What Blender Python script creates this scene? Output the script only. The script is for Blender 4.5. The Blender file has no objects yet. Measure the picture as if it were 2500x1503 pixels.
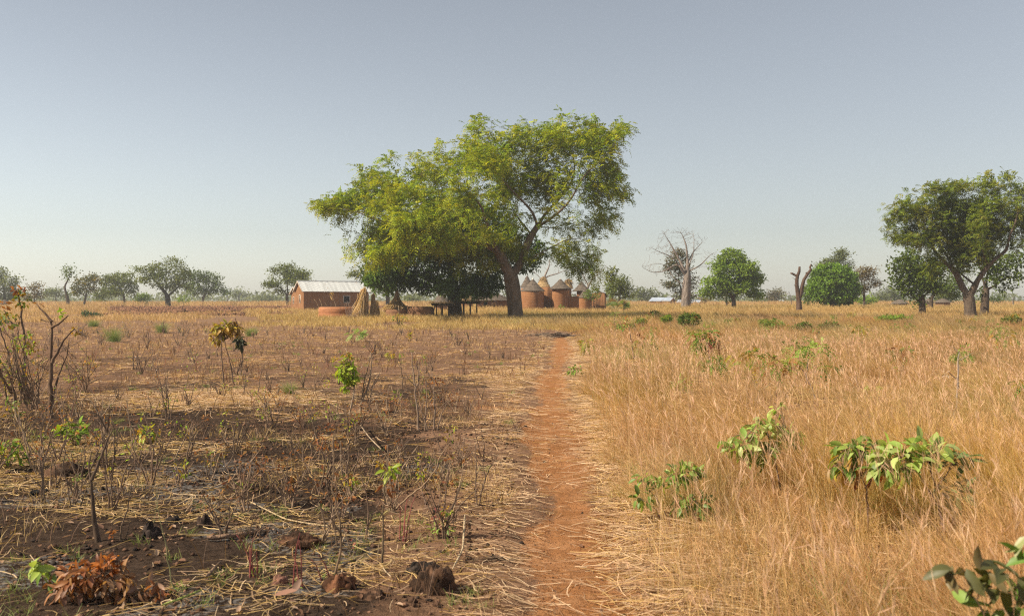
import bpy, math, random
import numpy as np
rng = np.random.default_rng(11)
random.seed(5)
SC = bpy.context.scene
COL = SC.collection
# picture geometry: pixel (2500 x 1503 photo) -> metres
F = 2430.0; CX = 1250.0; HZ = 748.0; CAM = 1.6
PROF_Y = [-9000, 0, 45, 80, 120, 150, 200, 300, 400, 600, 9000]
PROF_Z = [0, 0, 0, 0.45, 0.98, 1.28, 1.62, 2.15, 2.5, 2.6, 2.6]

def X(px, d): return (px - CX) / F * d
def Z(py, d): return CAM + (HZ - py) / F * d
def prof(y): return np.interp(y, PROF_Y, PROF_Z)
def gd(py):
    lo, hi = 1.0, 195.0
    for _ in range(40):
        m = (lo + hi) / 2
        if CAM - prof(m) > (py - HZ) / F * m: lo = m
        else: hi = m
    return lo

def hash2(ix, iy, s):
    h = (ix.astype(np.int64) * 374761393 + iy.astype(np.int64) * 668265263 + s * 1442695041) & 0xffffffff
    h = ((h ^ (h >> 13)) * 1274126177) & 0xffffffff
    h = h ^ (h >> 16)
    return (h & 0xffff) / 65535.0
def noise(x, y, s=0):
    x = np.asarray(x, float); y = np.asarray(y, float)
    ix = np.floor(x); iy = np.floor(y); fx = x - ix; fy = y - iy
    fx = fx * fx * (3 - 2 * fx); fy = fy * fy * (3 - 2 * fy)
    a = hash2(ix, iy, s); b = hash2(ix + 1, iy, s); c = hash2(ix, iy + 1, s); d = hash2(ix + 1, iy + 1, s)
    return a * (1 - fx) * (1 - fy) + b * fx * (1 - fy) + c * (1 - fx) * fy + d * fx * fy
def fbm(x, y, s=0, o=4):
    r = 0; a = .5; t = 0
    for k in range(o):
        r = r + a * noise(x * 2 ** k + 17.3 * k, y * 2 ** k - 9.1 * k, s + k); t += a; a *= .5
    return r / t
def sst(a, b, x):
    t = np.clip((x - a) / (b - a), 0, 1); return t * t * (3 - 2 * t)

# the footpath's centre line and half width by distance
PATH_Y = [0, 3, 5.15, 7.04, 9.67, 13, 15.4, 21.4, 31.9, 40, 47.4, 60, 75, 300]
PATH_X = [.38, .40, .434, .464, .541, .60, .646, .82, 1.60, 2.05, 2.34, 2.3, 1.5, 0]
PATH_W = [.24, .24, .24, .24, .27, .30, .31, .28, .34, .40, .34, .24, .1, 0]
def pathx(y): return np.interp(y, PATH_Y, PATH_X)
def pathw(y): return np.interp(y, PATH_Y, PATH_W)
def pathmask(x, y):
    n = (fbm(x * 2.2, y * 1.1, 31, 3) - .5) * .42
    m = (1 - sst(-.20, .36, np.abs(x - pathx(y)) - pathw(y) + n)) * np.interp(fbm(y * .34 + 3, y * 0 + x * .2, 33, 2), [.30, .46], [.8, 1]) * np.interp(y, [20, 25, 28, 31, 36, 40], [1, .6, .55, .9, 1, .8])
    b = 1 - sst(-.3, .5, np.abs(y - 15.9 - (x * -.12)) - .35 + n * 1.5)      # little side path
    b = b * sst(-1.5, -.2, x) * (x < pathx(y))
    return np.clip(np.maximum(m, b * .6) * (1 - sst(44, 58, y)), 0, 1)
def bumps(x, y):
    r = np.hypot(x, y)
    f = 1 - sst(25, 60, r)
    z = (fbm(x * .9, y * .9, 3, 3) - .5) * .10 + (fbm(x * 4.5, y * 4.5, 9, 3) - .5) * .035 * f
    z += (fbm(x * 17, y * 17, 12, 2) - .5) * .018 * (1 - sst(8, 20, r))
    z -= .035 * pathmask(x, y)
    z += (fbm(x * .08, y * .08, 5, 2) - .5) * .35 * sst(25, 80, r)
    return z
def H(x, y): return prof(y) + bumps(np.asarray(x, float), np.asarray(y, float))
def Hs(x, y): return float(H(np.array([x]), np.array([y]))[0])

# ---------------------------------------------------------------- materials
MATS = {}
def new_mat(name):
    m = bpy.data.materials.new(name); m.use_nodes = True
    nt = m.node_tree; nt.nodes.clear()
    out = nt.nodes.new('ShaderNodeOutputMaterial')
    MATS[name] = m
    return m, nt, out
def N(nt, t, **kw):
    n = nt.nodes.new('ShaderNode' + t)
    for k, v in kw.items():
        if k in ('operation', 'blend_type', 'data_type', 'attribute_name', 'noise_dimensions', 'feature', 'interpolation_type', 'wave_type', 'bands_direction'): setattr(n, k, v)
        else: n.inputs[k.replace('_', ' ')].default_value = v
    return n
def L(nt, a, b): nt.links.new(a, b)
def mixc(nt, fac, a, b, bt='MIX'):
    n = nt.nodes.new('ShaderNodeMix'); n.data_type = 'RGBA'; n.blend_type = bt; n.clamp_factor = True
    for s, v in ((n.inputs[0], fac), (n.inputs[6], a), (n.inputs[7], b)):
        if hasattr(v, 'is_output') or isinstance(v, bpy.types.NodeSocket): nt.links.new(v, s)
        elif isinstance(v, (int, float)): s.default_value = v
        else: s.default_value = (*v, 1)
    return n.outputs[2]
def ramp(nt, v, a, b):
    n = nt.nodes.new('ShaderNodeMapRange'); n.interpolation_type = 'SMOOTHSTEP'
    nt.links.new(v, n.inputs[0]); n.inputs[1].default_value = a; n.inputs[2].default_value = b
    return n.outputs[0]
def tex(nt, scale, detail=4, rough=.6, vec=None, dist=0):
    n = nt.nodes.new('ShaderNodeTexNoise'); n.inputs['Scale'].default_value = scale
    n.inputs['Detail'].default_value = detail; n.inputs['Roughness'].default_value = rough; n.inputs['Distortion'].default_value = dist
    if vec is not None: nt.links.new(vec, n.inputs['Vector'])
    return n.outputs[0]
def geo(nt): return nt.nodes.new('ShaderNodeNewGeometry').outputs['Position']
def objc(nt): return nt.nodes.new('ShaderNodeTexCoord').outputs['Object']
def bump(nt, h, strength, dist, nrm=None):
    b = nt.nodes.new('ShaderNodeBump'); b.inputs['Strength'].default_value = strength; b.inputs['Distance'].default_value = dist
    nt.links.new(h, b.inputs['Height'])
    if nrm is not None: nt.links.new(nrm, b.inputs['Normal'])
    return b.outputs[0]
def scaled(nt, vec, s):
    m = nt.nodes.new('ShaderNodeMapping'); m.inputs['Scale'].default_value = s; nt.links.new(vec, m.inputs['Vector']); return m.outputs[0]

def leaf_mat(name, trans=.45, gloss=.08, rough=.45):
    m, nt, out = new_mat(name)
    at = nt.nodes.new('ShaderNodeAttribute'); at.attribute_name = 'col'
    d = nt.nodes.new('ShaderNodeBsdfDiffuse'); t = nt.nodes.new('ShaderNodeBsdfTranslucent')
    L(nt, at.outputs['Color'], d.inputs['Color'])
    tc = mixc(nt, 1.0, at.outputs['Color'], (1.35, 1.25, .55), 'MULTIPLY'); L(nt, tc, t.inputs['Color'])
    mx = nt.nodes.new('ShaderNodeMixShader'); mx.inputs[0].default_value = trans
    L(nt, d.outputs[0], mx.inputs[1]); L(nt, t.outputs[0], mx.inputs[2])
    sh = mx.outputs[0]
    if gloss:
        g = nt.nodes.new('ShaderNodeBsdfGlossy'); g.inputs['Roughness'].default_value = rough
        g.inputs['Color'].default_value = (.8, .8, .8, 1)
        m2 = nt.nodes.new('ShaderNodeMixShader'); m2.inputs[0].default_value = gloss
        L(nt, sh, m2.inputs[1]); L(nt, g.outputs[0], m2.inputs[2]); sh = m2.outputs[0]
    L(nt, sh, out.inputs['Surface']); return m
leaf_mat('leaf', .42, .012, .6); leaf_mat('leaf_glossy', .38, .03, .5); leaf_mat('straw', .35, .015, .5)

def attr_mat(name, nscale, namt, bumpd, rough=.9, dark=(.5, .5, .5)):
    m, nt, out = new_mat(name)
    at = nt.nodes.new('ShaderNodeAttribute'); at.attribute_name = 'col'
    v = objc(nt)
    n1 = tex(nt, nscale, 5, .65, scaled(nt, v, (1, 1, .35)))
    c = mixc(nt, ramp(nt, n1, .35, .7), at.outputs['Color'], mixc(nt, 1.0, at.outputs['Color'], dark, 'MULTIPLY'))
    p = nt.nodes.new('ShaderNodeBsdfPrincipled'); p.inputs['Roughness'].default_value = rough
    p.inputs['Specular IOR Level'].default_value = .2
    L(nt, c, p.inputs['Base Color']); L(nt, bump(nt, n1, 1.0, bumpd), p.inputs['Normal'])
    L(nt, p.outputs[0], out.inputs['Surface']); return m
attr_mat('bark', 3.2, .5, .22); attr_mat('twig', 30, .5, .004); attr_mat('clod', 22, .5, .03, .95, (.35, .33, .32))

def mud_mat(name, c1, c2, c3, coils=0.0, rough=.95):
    m, nt, out = new_mat(name); v = objc(nt)
    a = tex(nt, .9, 5, .6, v); b = tex(nt, 7, 5, .7, v); s = tex(nt, 3, 4, .6, scaled(nt, v, (1.4, 1.4, .14)))
    c = mixc(nt, ramp(nt, a, .35, .68), c1, c2)
    c = mixc(nt, ramp(nt, s, .52, .72), c, c3)
    c = mixc(nt, ramp(nt, b, .3, .75), c, mixc(nt, 1.0, c, (.72, .70, .68), 'MULTIPLY'))
    h = b
    if coils:
        w = nt.nodes.new('ShaderNodeTexWave'); w.wave_type = 'BANDS'; w.bands_direction = 'Z'
        w.inputs['Scale'].default_value = coils; w.inputs['Distortion'].default_value = 4.5; w.inputs['Detail'].default_value = 2
        w.inputs['Detail Scale'].default_value = .8
        L(nt, v, w.inputs['Vector'])
        c = mixc(nt, ramp(nt, w.outputs[1], .55, .0), c, mixc(nt, 1.0, c, (.90, .88, .87), 'MULTIPLY'))
        mm = nt.nodes.new('ShaderNodeMath'); mm.operation = 'ADD'; wq = nt.nodes.new('ShaderNodeMath'); wq.operation = 'MULTIPLY'; wq.inputs[1].default_value = .3; L(nt, w.outputs[1], wq.inputs[0]); L(nt, wq.outputs[0], mm.inputs[0]); L(nt, b, mm.inputs[1]); h = mm.outputs[0]
    p = nt.nodes.new('ShaderNodeBsdfPrincipled'); p.inputs['Roughness'].default_value = rough; p.inputs['Specular IOR Level'].default_value = .1
    L(nt, c, p.inputs['Base Color']); L(nt, bump(nt, h, .6, .04), p.inputs['Normal']); L(nt, p.outputs[0], out.inputs['Surface']); return m
mud_mat('mud', (.255, .125, .060), (.31, .16, .08), (.18, .09, .048))
mud_mat('mud_coil', (.275, .130, .060), (.32, .158, .075), (.18, .088, .047), 1.7)
mud_mat('mud_ring', (.38, .165, .08), (.43, .20, .105), (.25, .115, .065), .75)
mud_mat('mud_brown', (.22, .115, .065), (.28, .15, .085), (.15, .08, .05))

def plain(name, col, rough=.8, metal=0, nscale=6, amt=.8, spec=.3):
    m, nt, out = new_mat(name); v = objc(nt)
    a = tex(nt, nscale, 5, .65, v)
    c = mixc(nt, ramp(nt, a, .3, .75), col, tuple(x * amt for x in col))
    p = nt.nodes.new('ShaderNodeBsdfPrincipled'); p.inputs['Roughness'].default_value = rough; p.inputs['Metallic'].default_value = metal
    p.inputs['Specular IOR Level'].default_value = spec
    L(nt, c, p.inputs['Base Color']); L(nt, bump(nt, a, .4, .01), p.inputs['Normal']); L(nt, p.outputs[0], out.inputs['Surface']); return m
plain('shutter', (.05, .045, .05)); plain('plaster', (.52, .44, .36)); plain('dark', (.02, .018, .016)); plain('ceramic', (.62, .58, .52))
plain('mat_straw', (.50, .33, .18))
def tin_mat(name, col):
    m, nt, out = new_mat(name); v = objc(nt)
    a = tex(nt, 1.2, 5, .7, v)
    s = tex(nt, 1.0, 3, .6, scaled(nt, v, (3.2, .25, .25)))
    c = mixc(nt, ramp(nt, s, .35, .7), col, tuple(x * .78 for x in col))
    c = mixc(nt, ramp(nt, a, .58, .8), c, (.42, .33, .25))
    p = nt.nodes.new('ShaderNodeBsdfPrincipled'); p.inputs['Roughness'].default_value = .55; p.inputs['Metallic'].default_value = .25
    L(nt, c, p.inputs['Base Color']); L(nt, p.outputs[0], out.inputs['Surface']); return m
tin_mat('tin', (.60, .61, .60)); tin_mat('tin_blue', (.50, .56, .66))

def thatch_mat(name, c1, c2):
    m, nt, out = new_mat(name)
    at = nt.nodes.new('ShaderNodeAttribute'); at.attribute_name = 'col'
    v = objc(nt)
    a = tex(nt, 4, 5, .7, v); b = tex(nt, 3, 3, .6, scaled(nt, v, (7, 7, 1.2)))
    c = mixc(nt, ramp(nt, a, .3, .7), c1, c2)
    c = mixc(nt, ramp(nt, b, .45, .7), c, mixc(nt, 1.0, c, (.5, .48, .46), 'MULTIPLY'))
    p = nt.nodes.new('ShaderNodeBsdfPrincipled'); p.inputs['Roughness'].default_value = .95; p.inputs['Specular IOR Level'].default_value = .05
    L(nt, c, p.inputs['Base Color']); L(nt, bump(nt, b, 1, .06), p.inputs['Normal']); L(nt, p.outputs[0], out.inputs['Surface']); return m
thatch_mat('thatch_grey', (.125, .10, .08), (.19, .152, .122)); thatch_mat('thatch_gold', (.45, .31, .16), (.36, .24, .125))

# ground: masks per vertex (how the field is), detail from noise
def ground_mat():
    m, nt, out = new_mat('ground')
    za = nt.nodes.new('ShaderNodeAttribute'); za.attribute_name = 'zone'
    zb = nt.nodes.new('ShaderNodeAttribute'); zb.attribute_name = 'zone2'
    sa = nt.nodes.new('ShaderNodeSeparateColor'); L(nt, za.outputs['Color'], sa.inputs[0])
    sb = nt.nodes.new('ShaderNodeSeparateColor'); L(nt, zb.outputs['Color'], sb.inputs[0])
    path, burn, straw = sa.outputs; plough, ash, green = sb.outputs
    v = geo(nt)
    big = tex(nt, .55, 4, .6, v); med = tex(nt, 3.1, 5, .65, v); fine = tex(nt, 21, 5, .7, v); grit = tex(nt, 90, 3, .7, v)
    soil = mixc(nt, ramp(nt, med, .35, .68), (.130, .074, .047), (.215, .124, .078))
    soil = mixc(nt, ramp(nt, big, .45, .7), soil, (.225, .13, .082))
    def mul(a, b):
        q = nt.nodes.new('ShaderNodeMath'); q.operation = 'MULTIPLY'
        L(nt, a, q.inputs[0])
        if isinstance(b, float): q.inputs[1].default_value = b
        else: L(nt, b, q.inputs[1])
        return q.outputs[0]
    def add(a, b):
        q = nt.nodes.new('ShaderNodeMath'); q.operation = 'ADD'
        L(nt, a, q.inputs[0])
        if isinstance(b, float): q.inputs[1].default_value = b
        else: L(nt, b, q.inputs[1])
        return q.outputs[0]
    def brk(mask, n, w=.6):   # break a mask's edge with noise
        return ramp(nt, add(mask, mul(add(n, -.5), w * 2.0)), .38, .62)
    # fine straw dust: stretched noise
    st = tex(nt, 9, 4, .75, scaled(nt, v, (1.0, 4.0, 1)), .6)
    c = mixc(nt, mul(ramp(nt, st, .50, .66), add(mul(straw, .8), .10)), soil, (.42, .275, .16))
    bm = brk(burn, med, .55)
    charc = mixc(nt, ramp(nt, fine, .38, .66), (.013, .011, .010), (.050, .036, .028))
    c = mixc(nt, mul(bm, .86), c, charc)
    am = mul(mul(brk(ash, med, .5), ramp(nt, fine, .44, .60)), .8)
    c = mixc(nt, am, c, (.17, .16, .155))
    pl = mixc(nt, ramp(nt, med, .4, .65), (.25, .12, .065), (.15, .075, .045))
    c = mixc(nt, plough, c, pl)
    pc = mixc(nt, ramp(nt, fine, .35, .72), (.315, .142, .058), (.22, .097, .042))
    pc = mixc(nt, ramp(nt, med, .4, .7), pc, (.37, .185, .088))
    c = mixc(nt, brk(path, fine, .38), c, pc)
    c = mixc(nt, mul(ramp(nt, grit, .60, .78), .5), c, mixc(nt, 1.0, c, (2.1, 1.9, 1.8), 'MULTIPLY'))
    c = mixc(nt, mul(ramp(nt, grit, .42, .25), .6), c, mixc(nt, 1.0, c, (.4, .4, .4), 'MULTIPLY'))
    p = nt.nodes.new('ShaderNodeBsdfPrincipled'); p.inputs['Roughness'].default_value = 1.0; p.inputs['Specular IOR Level'].default_value = .02
    L(nt, c, p.inputs['Base Color'])
    nb = bump(nt, med, .6, .06); nb = bump(nt, fine, 1.0, .035, nb); nb = bump(nt, grit, .9, .008, nb)
    L(nt, nb, p.inputs['Normal']); L(nt, p.outputs[0], out.inputs['Surface'])
ground_mat()

# ---------------------------------------------------------------- mesh helpers
class Buf:
    def __init__(s): s.v = []; s.q = []; s.t = []; s.c = []; s.n = 0
    def add(s, v, q=None, t=None, c=(.5, .5, .5)):
        v = np.asarray(v, float).reshape(-1, 3); k = len(v)
        if k == 0: return
        s.v.append(v)
        if q is not None and len(q): s.q.append(np.asarray(q, np.int64).reshape(-1, 4) + s.n)
        if t is not None and len(t): s.t.append(np.asarray(t, np.int64).reshape(-1, 3) + s.n)
        c = np.asarray(c, float)
        s.c.append(np.broadcast_to(c, (k, 3)) if c.ndim == 1 else c.reshape(k, 3))
        s.n += k
    def build(s, name, mat, parent=None, smooth=False, origin=(0, 0, 0)):
        me = bpy.data.meshes.new(name)
        if s.n:
            V = np.concatenate(s.v) - np.asarray(origin)
            Q = np.concatenate(s.q) if s.q else np.zeros((0, 4), np.int64)
            T = np.concatenate(s.t) if s.t else np.zeros((0, 3), np.int64)
            me.vertices.add(len(V)); me.vertices.foreach_set('co', V.astype(np.float32).ravel())
            nl = len(Q) * 4 + len(T) * 3
            me.loops.add(nl); me.loops.foreach_set('vertex_index', np.concatenate([Q.ravel(), T.ravel()]).astype(np.int32))
            me.polygons.add(len(Q) + len(T))
            ls = np.concatenate([np.arange(len(Q)) * 4, len(Q) * 4 + np.arange(len(T)) * 3]).astype(np.int32)
            me.polygons.foreach_set('loop_start', ls)
            if smooth: me.polygons.foreach_set('use_smooth', np.ones(len(Q) + len(T), bool))
            a = me.color_attributes.new('col', 'FLOAT_COLOR', 'POINT')
            C = np.concatenate([np.concatenate(s.c), np.ones((s.n, 1))], 1)
            a.data.foreach_set('color', C.astype(np.float32).ravel())
            me.update(calc_edges=True)
        me.materials.append(MATS[mat])
        o = bpy.data.objects.new(name, me); COL.objects.link(o)
        if parent is not None: o.parent = parent
        return o

def tag(o, label=None, cat=None, group=None, kind=None):
    if label: o['label'] = label
    if cat: o['category'] = cat
    if group: o['group'] = group
    if kind: o['kind'] = kind
    return o
def empty(name, loc, rz=0, label=None, cat=None, group=None):
    o = bpy.data.objects.new(name, None); COL.objects.link(o); o.location = loc; o.rotation_euler = (0, 0, rz)
    o.empty_display_size = .2
    return tag(o, label, cat, group)

def nrm(a): return a / (np.linalg.norm(a, axis=-1, keepdims=True) + 1e-9)
def tubes(buf, P, R, n=5, C=(.3, .2, .1), ref=None):
    """P (M,K,3) centre lines, R (M,K) radii"""
    P = np.asarray(P, float); R = np.asarray(R, float)
    if P.ndim == 2: P = P[None]; R = R[None]
    M, K, _ = P.shape
    T = np.empty_like(P); T[:, 1:-1] = P[:, 2:] - P[:, :-2]; T[:, 0] = P[:, 1] - P[:, 0]; T[:, -1] = P[:, -1] - P[:, -2]
    T = nrm(T)
    if ref is None:
        avg = nrm(P[:, -1] - P[:, 0]); ref = np.where(np.abs(avg[:, 2:3]) > .8, np.array([[1, .13, 0]]), np.array([[0.05, .1, 1]]))
    ref = np.broadcast_to(np.asarray(ref, float), (M, 3))
    A = nrm(np.cross(T, ref[:, None, :])); B = np.cross(T, A)
    th = np.arange(n) / n * 2 * math.pi
    V = P[:, :, None, :] + R[:, :, None, None] * (np.cos(th)[None, None, :, None] * A[:, :, None, :] + np.sin(th)[None, None, :, None] * B[:, :, None, :])
    base = (np.arange(M) * K * n)[:, None, None] + (np.arange(K - 1) * n)[None, :, None]
    i = np.arange(n)[None, None, :]; j = (i + 1) % n
    q = np.stack([base + i, base + j, base + n + j, base + n + i], -1)
    C = np.asarray(C, float)
    if C.ndim == 2: C = np.repeat(C, K * n, 0)
    elif C.ndim == 3: C = np.repeat(C.reshape(-1, 3), n, 0)
    t = None
    if n > 3:
        e = (np.arange(M) * K * n)[:, None] + (K - 1) * n
        t = np.stack([np.broadcast_to(e, (M, n - 2)), e + np.arange(1, n - 1)[None], e + np.arange(2, n)[None]], -1)
    buf.add(V.reshape(-1, 3), q.reshape(-1, 4), t, C)
def ribbons(buf, P, W, S, C):
    """P (M,K,3), W (M,K) widths, S (M,3) side vectors, C (M,K,3) colours"""
    M, K, _ = P.shape
    o = S[:, None, :] * W[:, :, None] * .5
    V = np.stack([P - o, P + o], 2)
    b = (np.arange(M) * K * 2)[:, None] + (np.arange(K - 1) * 2)[None]
    q = np.stack([b, b + 1, b + 3, b + 2], -1)
    Cc = np.repeat(C[:, :, None, :], 2, 2)
    buf.add(V.reshape(-1, 3), q.reshape(-1, 4), None, Cc.reshape(-1, 3))
def rvec(n): return nrm(rng.normal(size=(n, 3)))
def leaves(buf, P, D, U, Ln, W, C):
    """rhomb leaves: P base, D direction, U up-ish normal"""
    n = len(P); D = nrm(D); S = nrm(np.cross(D, U)); Nn = np.cross(S, D)
    Ln = np.broadcast_to(np.asarray(Ln, float), (n,))[:, None]; W = np.broadcast_to(np.asarray(W, float), (n,))[:, None]
    m = P + D * Ln * .45
    V = np.stack([P, m + S * W / 2 + Nn * W * .12, P + D * Ln - Nn * Ln * .10, m - S * W / 2 + Nn * W * .12], 1)
    i = np.arange(n)[:, None] * 4
    q = i + np.array([[0, 1, 2, 3]])
    buf.add(V.reshape(-1, 3), q, None, np.repeat(C, 4, 0))
def broad(buf, P, D, U, Ln, W, C, droop=.25, fold=.18):
    """broad leaf, curved along its length and folded on the midrib"""
    n = len(P); D = nrm(D); S = nrm(np.cross(D, U)); Nn = np.cross(S, D)
    Ln = np.broadcast_to(np.asarray(Ln, float), (n,))[:, None]; W = np.broadcast_to(np.asarray(W, float), (n,))[:, None]
    ts = [0, .22, .5, .78, 1.0]; ws = [0, .78, 1.0, .72, 0]
    mid = [P + D * Ln * t - Nn * Ln * droop * t * t for t in ts]
    V = list(mid)
    for k in (1, 2, 3):
        V.append(mid[k] + S * W * .5 * ws[k] + Nn * W * fold)
    for k in (1, 2, 3):
        V.append(mid[k] - S * W * .5 * ws[k] + Nn * W * fold)
    V = np.stack(V, 1); i = np.arange(n)[:, None]*11
    q = np.concatenate([i + np.array([[1, 5, 6, 2]]), i + np.array([[2, 6, 7, 3]]), i + np.array([[1, 2, 9, 8]]), i + np.array([[2, 3, 10, 9]])])
    t = np.concatenate([i + np.array([[0, 5, 1]]), i + np.array([[3, 7, 4]]), i + np.array([[0, 1, 8]]), i + np.array([[3, 4, 10]])])
    buf.add(V.reshape(-1, 3), q, t, np.repeat(C, 11, 0))
def fronds(buf, P, D, Ln, pairs, lf, lw, C, droop=.35, up=None, wide=.9):
    """pinnate leaves: pairs of leaflets along a drooping rachis"""
    n = len(P); D = nrm(D)
    Uv = np.array([0, 0, 1.0]) + rng.normal(size=(n, 3)) * .35 if up is None else up
    S = nrm(np.cross(D, Uv)); Nn = np.cross(S, D)
    Ln = np.broadcast_to(np.asarray(Ln, float), (n,))
    ts = np.linspace(.18, 1, pairs)
    PP = P[:, None, :] + D[:, None, :] * (Ln[:, None] * ts)[:, :, None]
    PP[:, :, 2] -= droop * Ln[:, None] * ts[None] ** 2
    for sg in (-1, 1):
        dd = D[:, None, :] * .55 + sg * S[:, None, :] * wide + rng.normal(size=(n, pairs, 3)) * .12
        dd[:, :, 2] -= droop * .8 * ts[None]
        sc = (1 - .35 * np.abs(ts - .55) / .45)[None] * rng.uniform(.85, 1.1, (n, pairs))
        cc = np.repeat(C[:, None, :], pairs, 1) * rng.uniform(.85, 1.15, (n, pairs, 1))
        leaves(buf, PP.reshape(-1, 3), dd.reshape(-1, 3), np.repeat(Nn, pairs, 0) + rng.normal(size=(n * pairs, 3)) * .25,
               (lf * sc).ravel(), (lw * sc).ravel(), cc.reshape(-1, 3))
def pick(pal, n, var=.18):
    pal = np.asarray(pal, float); c = pal[rng.integers(0, len(pal), n)]
    return np.clip(c * rng.uniform(1 - var, 1 + var, (n, 1)), 0, 1)
# ---------------------------------------------------------------- trees
def colonize(A, nodes, par, step, kill, maxit=260, grav=0.0, jit=.12):
    nodes = [np.array(n, float) for n in nodes]; par = list(par)
    NP = np.array(nodes)
    best = np.full(len(A), 1e9); bi = np.zeros(len(A), int)
    def upd(new, start):
        nonlocal best, bi
        for k in range(0, len(new), 64):
            blk = new[k:k + 64]
            d = np.linalg.norm(A[:, None, :] - blk[None], axis=2)
            j = d.argmin(1); m = d[np.arange(len(A)), j]
            w = m < best; best[w] = m[w]; bi[w] = start + k + j[w]
    upd(NP, 0)
    alive = best > kill
    for it in range(maxit):
        alive &= best > kill
        idx = np.nonzero(alive)[0]
        if len(idx) == 0: break
        u, inv = np.unique(bi[idx], return_inverse=True)
        allp = np.array(nodes)
        d = nrm(A[idx] - allp[bi[idx]])
        s = np.zeros((len(u), 3)); np.add.at(s, inv, d)
        s = nrm(nrm(s) + rng.normal(size=s.shape) * jit + np.array([0, 0, grav]))
        new = allp[u] + s * step
        # drop repeats that would sit on an existing node
        keep = np.ones(len(new), bool)
        for k in range(len(new)):
            if np.min(np.sum((allp - new[k]) ** 2, 1)) < (step * .45) ** 2: keep[k] = False
        stuck = u[~keep]
        if len(stuck): alive[np.isin(bi, stuck) & (best < step * 2.5)] = False
        if not keep.any():
            if not len(stuck): break
            alive[np.isin(bi, stuck)] = False; continue
        st = len(nodes)
        for k in np.nonzero(keep)[0]: nodes.append(new[k]); par.append(int(u[k]))
        upd(new[keep], st)
    return np.array(nodes), np.array(par)

def skeleton(polys, step):
    """polys: list of (k,3) guide limbs; each later one joins the nearest existing node"""
    nodes = []; par = []
    for i, pl in enumerate(polys):
        pl = np.asarray(pl, float)
        seg = np.linalg.norm(np.diff(pl, axis=0), axis=1); cum = np.r_[0, np.cumsum(seg)]
        k = max(2, int(cum[-1] / step) + 1)
        tt = np.linspace(0, cum[-1], k)
        # smooth interpolation (Catmull-like by linear + jitter)
        pts = np.stack([np.interp(tt, cum, pl[:, a]) for a in range(3)], 1)
        for _ in range(2): pts[1:-1] = (pts[:-2] + 2 * pts[1:-1] + pts[2:]) / 4
        pts[1:-1] += rng.normal(size=pts[1:-1].shape) * step * .07
        if i == 0:
            nodes.append(pts[0]); par.append(-1); last = 0
        else:
            dd = np.linalg.norm(np.array(nodes) - pts[0], axis=1); last = int(dd.argmin())
        for p in pts[1:]:
            nodes.append(p); par.append(last); last = len(nodes) - 1
    return nodes, par

def limb_mesh(nodes, par, trunk_r, tip_r, flare=1.5, buf=None, col=(.2, .15, .1), expo=2.3, minr=0, flare_h=.9, sides=(10, 6, 3), taper=.5):
    n = len(nodes); kids = [[] for _ in range(n)]
    for i in range(n):
        if par[i] >= 0: kids[par[i]].append(i)
    acc = np.zeros(n)
    for i in range(n - 1, -1, -1):
        if not kids[i]: acc[i] = 1.0
        if par[i] >= 0: acc[par[i]] += acc[i]
    r = acc ** (1 / expo); r = tip_r * r ** (math.log(trunk_r / tip_r) / math.log(max(r[0], 1.01)))
    dist = np.zeros(n)
    for i in range(n):
        if par[i] >= 0: dist[i] = dist[par[i]] + np.linalg.norm(nodes[i] - nodes[par[i]])
    q = dist / max(dist.max(), .1); r = np.maximum(r * (1 - taper * sst(.08, .8, q)), tip_r * .8)
    # smooth positions a little along parent/child
    P = nodes.copy()
    for _ in range(2):
        Q = P.copy()
        for i in range(n):
            if par[i] >= 0 and kids[i]:
                k = max(kids[i], key=lambda a: r[a]); Q[i] = (P[par[i]] + 2 * P[i] + P[k]) / 4
        P = Q
    stack = [(0, None)]; groups = {}
    while stack:
        i, pr = stack.pop()
        ch = [i] if pr is None else [pr, i]
        cur = i
        while kids[cur]:
            k = max(kids[cur], key=lambda a: r[a])
            for o in kids[cur]:
                if o != k: stack.append((o, cur))
            ch.append(k); cur = k
        rr = r[ch].copy()
        if pr is not None: rr[0] = min(r[pr], rr[1] * 1.25)
        if pr is None:
            hh = P[ch][:, 2] - P[0][2]; rr *= 1 + (flare - 1) * np.exp(-np.maximum(hh, 0) / flare_h * 2.2)
        if rr.max() < minr: continue
        if len(ch) < 2: continue
        sd = sides[0] if rr.max() > .12 else sides[1] if rr.max() > .045 else sides[2]
        tubes(buf, P[ch], rr, sd, col)
    return P, r, kids

def px3(px, py, d, dy=0.0):
    """photo pixel at distance d, pushed dy metres deeper"""
    return (X(px, d), d + dy, Z(py, d))

GREENS = dict(
    main=[(.31, .365, .022), (.24, .325, .02), (.40, .405, .028), (.16, .24, .018), (.295, .335, .02)],
    mango=[(.06, .115, .015), (.09, .16, .02), (.13, .21, .025), (.05, .09, .014)],
    olive=[(.13, .165, .03), (.17, .195, .038), (.11, .145, .026)],
    dark=[(.095, .145, .024), (.13, .18, .028), (.075, .115, .018)],
    bright=[(.17, .26, .03), (.22, .31, .038), (.14, .22, .026)],
    mangob=[(.14, .25, .02), (.18, .30, .025), (.10, .19, .016)],
    brown=[(.16, .12, .055), (.20, .145, .07), (.12, .11, .045)],
    yellowish=[(.16, .145, .035), (.11, .115, .03), (.19, .15, .04), (.09, .11, .03)],
    grey=[(.13, .16, .055), (.165, .19, .065), (.11, .14, .045)],
    right=[(.16, .215, .022), (.20, .245, .028), (.13, .185, .02), (.22, .225, .035)])

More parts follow.
